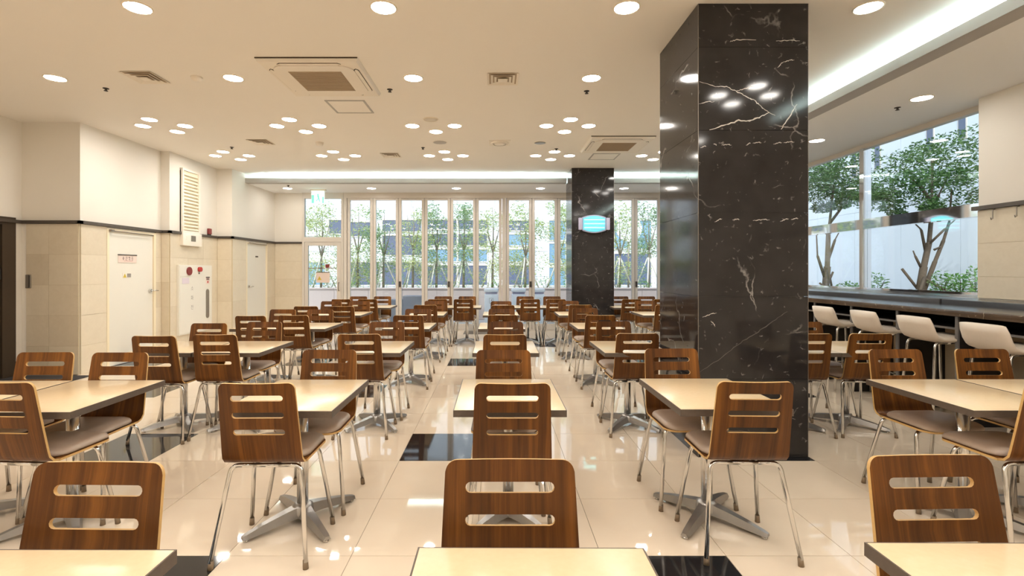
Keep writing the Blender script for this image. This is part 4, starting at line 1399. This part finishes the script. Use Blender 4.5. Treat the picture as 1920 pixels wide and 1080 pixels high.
for (yc, rn) in ((1.75, 'row over the nearest tables'), (-0.2, 'unseen row behind the camera')):  # row behind the camera is unseen, added to light the near chairs
    for k in range(5):
        for (dx, dy, nm) in ((0, -.285, 'rear'), (-.285, 0, 'left'), (.285, 0, 'right'), (0, .285, 'front')):
            downlight(XC[k] + dx, yc + dy, ZC, '%s lamp of the %s diamond of four, %s' % (nm, XN[k], rn), 'diamond clusters of downlights')
for k in range(5):
    downlight(XC[k], 10.77, ZS, 'round downlight in the window side soffit, %s' % XN[k], 'window soffit downlights')
for y, nm in ((1.79, 'foremost'), (3.47, 'nearest'), (5.15, 'middle'), (6.83, 'far'), (8.5, 'farthest')):
    downlight(4.4, y, ZS, 'round downlight in the bar side soffit, %s one' % nm, 'bar soffit downlights')

def cassette(label, x, y):
    r = thing('air_conditioner', label, 'air conditioner', (x, y, ZC), group='ceiling cassette air conditioners')
    MB().hexa([(-.475, -.475, 0), (.475, -.475, 0), (.475, .475, 0), (-.475, .475, 0),
               (-.455, -.455, -.035), (.455, -.455, -.035), (.455, .455, -.035), (-.455, .455, -.035)]).build('panel', 'cream_plastic', r)
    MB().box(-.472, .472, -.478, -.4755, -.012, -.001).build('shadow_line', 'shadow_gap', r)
    pts = []
    for (cx, cy, a0) in ((.25, .25, 0), (-.25, .25, PI / 2), (-.25, -.25, PI), (.25, -.25, 3 * PI / 2)):
        for k in range(5):
            a = a0 + PI / 2 * k / 4
            pts.append((cx + .135 * math.cos(a), cy + .135 * math.sin(a)))
    MB().prism(pts, lambda a, b, d: (a, b, -d), .035, .046).build('centre_frame', 'cream_plastic', r)
    g_ = MB().box(-.255, .255, -.255, .255, -.048, -.046).build('grille', 'grille', r)
    sl = MB().box(-.25, .25, -.0035, .0035, -.052, -.048).mesh('grille_bar', 'grille')
    for k in range(20):
        link('grille_bar', sl, g_, (0, -.238 + k * .025, 0))
    for q in range(4):
        def rot(a, b): 
            for _ in range(q): a, b = -b, a
            return a, b
        def vane(mb, hx, y0, y1, z0, z1):
            e = .03
            poly = [rot(*p) for p in ((-hx, (y0 + y1) / 2), (-hx + e, y0), (hx - e, y0), (hx, (y0 + y1) / 2), (hx - e, y1), (-hx + e, y1))]
            return mb.prism(poly, lambda a, b, d: (a, b, -d), z0, z1)
        vane(MB(), .30, -.43, -.38, .0352, .0375).build('slot', 'shadow_gap', r)
        vane(MB(), .293, -.424, -.388, .0378, .042).build('vane', 'cream_plastic', r)
cassette('ceiling cassette air conditioner at the front left', -1.735, 5.06)
cassette('ceiling cassette air conditioner near the far column', 1.87, 7.73)
def hatch(label, x, y):
    r = thing('access_panel', label, 'access panel', (x, y, ZC), group='ceiling access panels')
    MB().box(-.205, .205, -.205, .205, -.004, 0).build('panel', 'ceiling', r)
    for k, (a, b, c, d) in enumerate(((-.23, .23, -.23, -.207), (-.23, .23, .207, .23), (-.23, -.207, -.207, .207), (.207, .23, -.207, .207))):
        MB().box(a, b, c, d, -.007, 0).build('frame_bar', 'soffit_lip', r)
hatch('square ceiling access panel behind the front air conditioner', -1.73, 5.97)
hatch('square ceiling access panel in front of the far column', 1.87, 8.57)

def diffuser(label, x, y, s=.15):
    r = thing('air_diffuser', label, 'air vent', (x, y, ZC), group='square ceiling diffusers')
    MB().box(-s, s, -s, s, -.002, 0).build('backing', 'grille', r)
    for k in range(4):
        a = s * (1.05 - .24 * k); b = a - .022; zt = -.004 - .004 * k
        for (x0, x1, y0, y1) in ((-a, a, -a, -b), (-a, a, b, a), (-a, -b, -b, b), (b, a, -b, b)):
            pass
        m_ = MB()
        m_.hexa([(-a, -a, zt - .006), (a, -a, zt - .006), (b, -b, zt + .003), (-b, -b, zt + .003), (-a, -a, zt - .003), (a, -a, zt - .003), (b, -b, zt + .006), (-b, -b, zt + .006)])
        m_.hexa([(-a, a, zt - .006), (a, a, zt - .006), (b, b, zt + .003), (-b, b, zt + .003), (-a, a, zt - .003), (a, a, zt - .003), (b, b, zt + .006), (-b, b, zt + .006)])
        m_.hexa([(-a, -a, zt - .006), (-a, a, zt - .006), (-b, b, zt + .003), (-b, -b, zt + .003), (-a, -a, zt - .003), (-a, a, zt - .003), (-b, b, zt + .006), (-b, -b, zt + .006)])
        m_.hexa([(a, -a, zt - .006), (a, a, zt - .006), (b, b, zt + .003), (b, -b, zt + .003), (a, -a, zt - .003), (a, a, zt - .003), (b, b, zt + .006), (b, -b, zt + .006)])
        m_.build('blade_ring', 'cream_plastic', r)
    MB().box(-.04, .04, -.04, .04, -.022, -.016).build('centre_plate', 'cream_plastic', r)
diffuser('square ceiling vent near the left wall', -3.54, 5.06)
diffuser('square ceiling vent on the centre line', 0.08, 5.1)
diffuser('square ceiling vent between the left diamonds', -3.56, 7.6)
diffuser('square ceiling vent between the left and centre-left diamonds', -1.76, 8.46)
r = thing('round_diffuser', 'round ceiling vent on a square plate, centre line', 'air vent', (0.073, 7.65, ZC))
MB().box(-.16, .16, -.16, .16, -.006, 0).build('plate', 'cream_plastic', r)
MB().lathe([(.14, -.006), (.13, -.02), (.10, -.024)], 24).lathe([(.09, -.012), (.08, -.026), (.05, -.03), (.001, -.03)], 24).build('cone', 'cream_plastic', r)
def disc(name, label, cat, x, y, rr, h, m_, z=ZC, grp=None):
    r = thing(name, label, cat, (x, y, z), group=grp)
    MB().lathe([(rr, 0), (rr, -h * .5), (rr * .8, -h), (.001, -h)], 20).build('cover', m_, r)
    MB().lathe([(rr * 1.12, 0), (rr * 1.12, -h * .25), (rr, -h * .25)], 20).build('base', 'cream_plastic', r)
    return r
disc('smoke_detector', 'white smoke detector right of the left vent', 'smoke detector', -3.02, 5.06, .05, .035, 'cream_plastic')
disc('smoke_detector', 'white smoke detector between the left diamonds', 'smoke detector', -2.68, 7.64, .055, .05, 'cream_plastic')
disc('ceiling_speaker', 'pale round ceiling speaker at centre-left', 'speaker', -0.84, 7.63, .10, .006, 'soffit_lip')
disc('ceiling_speaker', 'grey round ceiling speaker at centre-right', 'speaker', 0.69, 7.66, .085, .006, 'steel_grey')
spr = MB().lathe([(.03, 0), (.03, -.004), (.012, -.008), (.010, -.02), (.02, -.026), (.02, -.029), (.001, -.03)], 14).mesh('sprinkler', 'gasket')
for (x, y, z, nm) in ((-4.18, 5.37, ZC, 'near the left wall'), (-1.136, 5.4, ZC, 'beside the front air conditioner'), (1.0, 5.45, ZC, 'left of the foreground column'),
                      (-4.17, 7.92, ZC, 'before the far left diamond'), (-1.145, 7.95, ZC, 'before the centre-left diamond'), (0.985, 8.02, ZC, 'before the centre-right diamond'),
                      (4.39, 5.45, ZS, 'in the bar side soffit'), (-4.3, 10.4, ZS, 'in the window side soffit')):
    o = link('sprinkler_head', spr, None, (x, y, z))
    tag(o, 'small dark sprinkler head %s' % nm, 'sprinkler', 'ceiling sprinkler heads')

# ================================================================== OUTSIDE
tag(MB().box(-16, 16, YB + .12, 24.0, -.2, -.06).build('ground', 'paving'), 'pale paved courtyard beyond the folding windows', 'ground', kind='structure')
tag(MB().box(5.45, 9.4, 2.0, YB - .2, .75, .95).build('ground', 'soil'), 'raised planting bed outside the bar window', 'ground', kind='structure')

pw = thing('planter_wall', 'low granite planter wall outside the folding windows', 'planter', (0, 14.6, 0))
MB().box(-12, 9.4, .04, .22, -.06, .80).build('core', 'granite', pw)
slab = MB().box(.003, .997, 0, .04, -.055, .83).mesh('slab', 'granite')
capm = MB().cbox(.002, .998, -.03, .26, .83, .875, .006).mesh('cap_stone', 'granite')
for k in range(-8, 8):
    link('slab', slab, pw, (k * 1.0 + .3, 0, 0)); link('cap_stone', capm, pw, (k * 1.0 + .3, 0, 0))
tag(MB().box(-12, 9.4, 14.87, 17.5, -.06, .78).build('planter_soil', 'soil'), 'soil bed behind the granite planter wall', 'soil', kind='stuff')

def leaves(mb, c, rad, n, size, rnd, flat=0.6):
    for _ in range(n):
        while True:
            p = Vector((rnd.uniform(-1, 1), rnd.uniform(-1, 1), rnd.uniform(-1, 1)))
            if 0.15 < p.length < 1: break
        q = Vector(c) + Vector((p.x * rad[0], p.y * rad[1], p.z * rad[2]))
        a = Vector((rnd.gauss(0, 1), rnd.gauss(0, 1), rnd.gauss(0, .5))).normalized()
        nrm = Vector((rnd.gauss(0, .6), rnd.gauss(0, .6), 1)).normalized()
        b = nrm.cross(a).normalized()
        s = size * rnd.uniform(.6, 1.25)
        mb.add([q - a * s, q + b * s * .45, q + a * s, q - b * s * .45], [(0, 1, 2, 3)])

def tree(label, base, stems, blobs, leafm, barkm, size, stakes=(), seed=1, name='tree', grp=None):
    rnd = random.Random(seed)
    r = thing(name, label, 'tree', base, group=grp)
    b = Vector(base)
    tr = MB()
    for pts, r0, r1 in stems:
        K = len(pts)
        q = fillet([Vector(p) for p in pts], .1, 3) if K > 2 else [Vector(p) for p in pts]
        n_ = len(q)
        tr.tube(q, [r0 + (r1 - r0) * i / (n_ - 1) for i in range(n_)], 8)
    tr.build('trunk', barkm, r)
    lv_ = MB()
    for (c, rad, n_) in blobs:
        leaves(lv_, c, rad, n_, size, rnd)
    tag(lv_.build('foliage', leafm, r), kind='stuff')
    for (p, q) in stakes:
        MB().tube([p, q], .022, 8).build('stake', 'stake' if leafm != 'leaf_dark' else barkm, r)
    return r

# two trees outside the bar window (positions relative to their bases)
def rel(x0, z0, d):
    k = d / 937.0
    return lambda px, py, dy=0.0: ((px - 928) * k - x0, dy, H + (508 - py) * k - z0)
t1 = rel(7.15, .95, 8.4)
rnd = random.Random(3)
bl = []
for (px, py, rx, rz) in ((1700, 300, .34, .22), (1745, 283, .36, .24), (1790, 268, .34, .22), (1805, 315, .40, .26), (1840, 300, .4, .3), (1690, 340, .34, .2), (1655, 350, .26, .16),
                         (1740, 335, .4, .22), (1680, 368, .32, .16), (1765, 345, .3, .2), (1640, 372, .2, .12), (1690, 385, .2, .12), (1830, 372, .3, .2), (1725, 395, .16, .1), (1850, 340, .35, .25)):
    for dy in (-.35, .35):
        bl.append((t1(px + rnd.uniform(-8, 8), py + rnd.uniform(-6, 6), dy + rnd.uniform(-.2, .2)), (rx, rx, rz), 330))
tree('multi stemmed green tree outside the right end of the bar window', (7.15, 8.4, .95),
     [([t1(1722, 560), t1(1732, 500), t1(1742, 455), t1(1747, 400), t1(1748, 300)], .058, .018),
      ([t1(1737, 470, .02), t1(1732, 430, .05), t1(1716, 410, .1)], .022, .009),
      ([t1(1740, 458, -.02), t1(1762, 430, -.1), t1(1785, 405, -.15)], .02, .008),
      ([t1(1736, 548, .05), t1(1763, 490, .1), t1(1784, 450, .15), t1(1800, 415, .2), t1(1815, 350, .3)], .036, .014),
      ([t1(1747, 390), t1(1770, 365, .1), t1(1800, 320, .2)], .03, .01), ([t1(1747, 380), t1(1715, 350, -.1), t1(1680, 330, -.2)], .03, .01),
      ([t1(1726, 500), t1(1716, 480), t1(1712, 470)], .02, .01), ([t1(1763, 468, .12), t1(1774, 462, .1)], .02, .01)],
     bl, 'leaf_dark', 'bark', .034, [(t1(1690, 550, -.35), t1(1728, 520, -.05)), (t1(1765, 556, -.3), t1(1730, 520, 0)), (t1(1702, 504, .12), t1(1730, 548, .05))], 5, grp='trees outside the bar window')
t2 = rel(7.6, .95, 11.2)
bl = []
for (px, py, rx, rz) in ((1540, 320, .5, .28), (1565, 310, .45, .25), (1590, 345, .4, .26), (1530, 360, .5, .28), (1570, 365, .5, .25), (1600, 372, .25, .2), (1510, 335, .4, .3), (1550, 388, .25, .12), (1550, 340, .5, .3)):
    for dy in (-.35, .35):
        bl.append((t2(px, py, dy + rnd.uniform(-.2, .2)), (rx, rx, rz), 450))
tree('green tree outside the bar window beside the foreground column', (7.6, 11.0, .95),
     [([t2(1535, 560), t2(1540, 500), t2(1542, 440), t2(1552, 350)], .075, .022), ([t2(1541, 490), t2(1560, 450, .1), t2(1568, 435, .1)], .03, .01),
      ([t2(1535, 520), t2(1522, 480), t2(1520, 440)], .03, .012), ([t2(1545, 420), t2(1575, 380), t2(1595, 350)], .03, .01)],
     bl, 'leaf_dark', 'bark', .038, [(t2(1515, 530, -.2), t2(1545, 552, -.2)), (t2(1556, 510, .1), t2(1535, 548, 0)), (t2(1528, 490, -.2), t2(1545, 550, -.1))], 9, grp='trees outside the bar window')
def shrub(label, base, rx, rz, n_, size, m_, seed, grp):
    rnd_ = random.Random(seed)
    r = thing('shrub', label, 'shrub', base, group=grp)
    st = MB(); lv_ = MB()
    for _ in range(5):
        a = rnd_.uniform(0, 2 * PI); q = (math.cos(a) * rx * .6, math.sin(a) * rx * .4, rz * rnd_.uniform(1.0, 1.6))
        st.tube([(0, 0, -.02), (q[0] * .5, q[1] * .5, q[2] * .6), q], [.008, .006, .003], 5)
    st.build('stem', 'bark', r)
    leaves(lv_, (0, 0, rz), (rx, rx * .7, rz), n_, size, rnd_)
    tag(lv_.build('foliage', m_, r), kind='stuff')
for k, (px, d, rx, rz) in enumerate(((1642, 7.4, .2, .2), (1590, 8.6, .22, .12), (1768, 7.3, .2, .22), (1800, 7.0, .16, .2), (1828, 7.2, .15, .26))):
    shrub(['leafy low shrub right of the bar window mullion', 'small low shrub left of the bar window mullion', 'low shrub right of the multi stemmed tree', 'second low shrub right of the multi stemmed tree', 'low shrub at the right end of the bar window'][k],
          ((px - 928) * d / 937, d, .95), rx, rz, 260, .03, 'leaf_shrub', 40 + k, 'low shrubs outside the bar window')

wp = thing('boundary_wall', 'tall pale panelled wall of the neighbouring building outside the bar window', 'building', (9.5, 0, 0))
MB().box(.03, .3, 1.0, 23.7, -.2, 9.0).build('core', 'grout', wp)
panel = MB().box(0, .03, .006, 1.494, 0, 2.994).mesh('wall_panel', 'facade_blue')
for j in range(15):
    for k in range(3):
        link('wall_panel', panel, wp, (0, 1.2 + j * 1.5, -.1 + k * 3.0))
for (yc, z0, z1) in ((13.2, 3.83, 6.5), (12.4, 3.88, 6.5), (10.9, 3.95, 7.0), (10.15, 4.03, 7.0), (9.4, 4.1, 7.0), (14.2, 3.8, 6.5)):
    f_ = MB().box(-.015, 0, yc - .10, yc + .10, z0, z1).build('slit_window', 'frame', wp)
    MB().box(-.02, -.015, yc - .075, yc + .075, z0 + .04, z1 - .04).build('pane', 'win_blue', f_)

# trees in the planter
PT = [(-5.4, 'behind the glass door', .55, 1), (-4.33, 'behind the leftmost glass leaf', .6, 0), (-3.5, 'behind the second glass leaf', .6, 1), (-2.6, 'behind the third glass leaf', .62, 0), (-1.85, 'behind the fourth glass leaf', .55, 1),
      (-1.0, 'behind the fifth glass leaf', .5, 1), (-.08, 'with a forked trunk left of the wide post', .6, 0), (.95, 'right of the wide post', .55, 0), (2.0, 'left of the far column', .5, 0), (3.95, 'right of the far column', .55, 1), (4.75, 'at the right end of the planter', .55, 1)]
for k, (x, nm, rr, pale) in enumerate(PT):
    rnd = random.Random(100 + k)
    hb = rnd.uniform(1.0, 1.25)
    bl = []
    for q in range(20):
        a = rnd.uniform(0, 2 * PI); h_ = rnd.uniform(.3, 2.6)
        w_ = 1.0 - abs(h_ - 1.3) * .38
        bl.append(((math.cos(a) * rr * .85 * w_, math.sin(a) * rr * .5, h_), (.36 * w_ + .08, .34, .26), 170))
    sts = [([(0, 0, -.05), (.01, 0, hb * .7), (.02, 0, hb)], .04, .028), ([(.02, 0, hb), (-.12, .03, hb + .5), (-.18, .05, hb + 1.1)], .026, .008),
           ([(.02, 0, hb), (.16, -.02, hb + .5), (.28, -.05, hb + 1.0)], .026, .008), ([(.02, 0, hb), (.03, .08, hb + .8), (.0, .1, hb + 1.4)], .022, .006)]
    stk = [((math.cos(a) * .5, math.sin(a) * .4, -.05), (math.cos(a) * .03, math.sin(a) * .03, 1.0)) for a in (.3, 2.4, 4.4)]
    tree('staked young tree in the planter, %s' % nm, (x, 15.7 + rnd.uniform(-.25, .25), .78), sts, bl,
         'leaf_pale' if (k % 3 == 0 or not pale) else 'leaf_mid', 'pale_bark', .038, stk, 200 + k, grp='staked young trees in the planter')
for k in range(17):
    x = -6.4 + k * .72
    side = 'counted %s from the left' % ['first', 'second', 'third', 'fourth', 'fifth', 'sixth', 'seventh', 'eighth', 'ninth', 'tenth', 'eleventh', 'twelfth', 'thirteenth', 'fourteenth', 'fifteenth', 'sixteenth', 'seventeenth'][k]
    shrub('low green shrub on the planter edge, %s' % side, (x, 15.02, .78), .36, .16 + .05 * (k % 3), 230, .028, 'leaf_shrub', 300 + k, 'low shrubs along the planter edge')

# white office building across the courtyard
bd = thing('office_building', 'white office building with blue windows across the courtyard', 'building', (0, 24.0, 0))
MB().box(-18, 18, .1, 1.2, -.2, 12.0).build('core', 'grout', bd)
fp = MB().box(.006, 1.994, 0, .1, .006, 1.194).mesh('facade_panel', 'facade')
for j in range(18):
    for k in range(10):
        link('facade_panel', fp, bd, (-18 + j * 2.0, 0, -.1 + k * 1.2))
S = 24.0 / 937
WINS = [(540, 604, 412, 443, 'facade'), (616, 648, 411, 440, 'win_blue'), (652, 700, 415, 445, 'win_blue'), (716, 792, 411, 436, 'win_blue'), (800, 858, 411, 432, 'win_blue'), (858, 915, 411, 432, 'win_blue'),
        (716, 792, 440, 480, 'win_blue'), (800, 858, 437, 462, 'win_blue'), (858, 915, 437, 462, 'win_blue'), (800, 858, 466, 492, 'win_sky'), (858, 915, 466, 492, 'win_sky'),
        (652, 712, 490, 536, 'win_blue'), (716, 792, 490, 536, 'win_blue'), (800, 858, 496, 536, 'win_blue'), (858, 915, 496, 536, 'win_blue'),
        (952, 1003, 412, 434, 'win_blue'), (952, 1003, 438, 462, 'win_sky'), (952, 1003, 466, 492, 'win_sky'), (952, 1003, 496, 536, 'win_blue'),
        (1028, 1062, 412, 452, 'win_sky'), (1028, 1062, 455, 495, 'win_sky'), (1028, 1062, 500, 537, 'win_sky'), (1066, 1120, 412, 470, 'win_blue'), (1150, 1180, 412, 468, 'win_sky'),
        (1186, 1222, 412, 468, 'win_sky'), (1150, 1222, 474, 536, 'win_blue'), (560, 612, 490, 536, 'win_sky')]
for (a, b, c, d, m_) in WINS:
    x0, x1 = (a - 928) * S, (b - 928) * S
    z1, z0 = H + (508 - c) * S, H + (508 - d) * S
    f_ = MB().box(x0, x1, -.05, 0.0, z1 - .05, z1).box(x0, x1, -.05, 0, z0, z0 + .05).box(x0, x0 + .05, -.05, 0, z0 + .05, z1 - .05).box(x1 - .05, x1, -.05, 0, z0 + .05, z1 - .05).build('window', 'frame', bd)
    MB().box(x0 + .05, x1 - .05, -.02, -.002, z0 + .05, z1 - .05).build('pane', m_, f_)
rs = thing('round_disc', 'large white round disc beyond the folding glass, right of far column', 'sign', (5.0, 18.6, 0))  # plain white disc of unknown kind, set on a post
MB().tube([(0, 0, 2.94), (0, .08, 2.94)], .48, 36).build('disc', 'bin', rs)
MB().tube([(0, .12, -.06), (0, .12, 3.2)], .04, 12).build('post', 'steel_grey', rs)

# white bins and bench outside
def bin_(label, x, w):
    r = thing('litter_bin', label, 'bin', (x, 13.6, -.06), group='white bins outside')
    MB().cbox(-w / 2, w / 2, -.2, .2, 0, .80, .012).build('body', 'bin', r)
    MB().cbox(-w / 2 - .01, w / 2 + .01, -.21, .21, .86, .95, .012).build('lid', 'bin', r)
    MB().box(-w / 2 + .02, w / 2 - .02, -.17, .19, .80, .86).build('opening', 'lilac', r)
    f_ = MB().box(-.055, .055, -.203, -.2, .56, .70)
    f_.build('notice', 'ink_grey', r)
    MB().box(-.048, .048, -.2045, -.203, .567, .693).build('notice_face', 'bin', r)
    MB().box(.0, .02, -.206, -.2045, .63, .66).build('notice_mark', 'ink', r)
bin_('white litter bin left of the wide window post', -.10, .36)
bin_('white litter bin right of the wide window post', .64, .36)
bin_('white litter bin nearest the far column', 1.18, .30)
bn = thing('stone_bench', 'grey stepped block bench outside the third glass leaf', 'bench', (-2.45, 13.5, -.06))
MB().cbox(-.35, .0, -.25, .25, 0, .66, .01).build('low_block', 'grey_box', bn)
MB().cbox(.005, .5, -.25, .25, 0, .76, .01).build('high_block', 'grey_box', bn)
ob = thing('orange_basin', 'small orange basin outside left of the far column', 'basin', (2.0, 13.7, .40))
MB().lathe([(.10, 0), (.16, .05), (.20, .12), (.19, .12), (.15, .055), (.001, .012)], 20, cap_bot=True).build('bowl', 'orange', ob)
MB().box(-.2, .2, -.2, .2, -.46, 0).build('stand', 'grey_box', ob)
print('chairs', nchair)
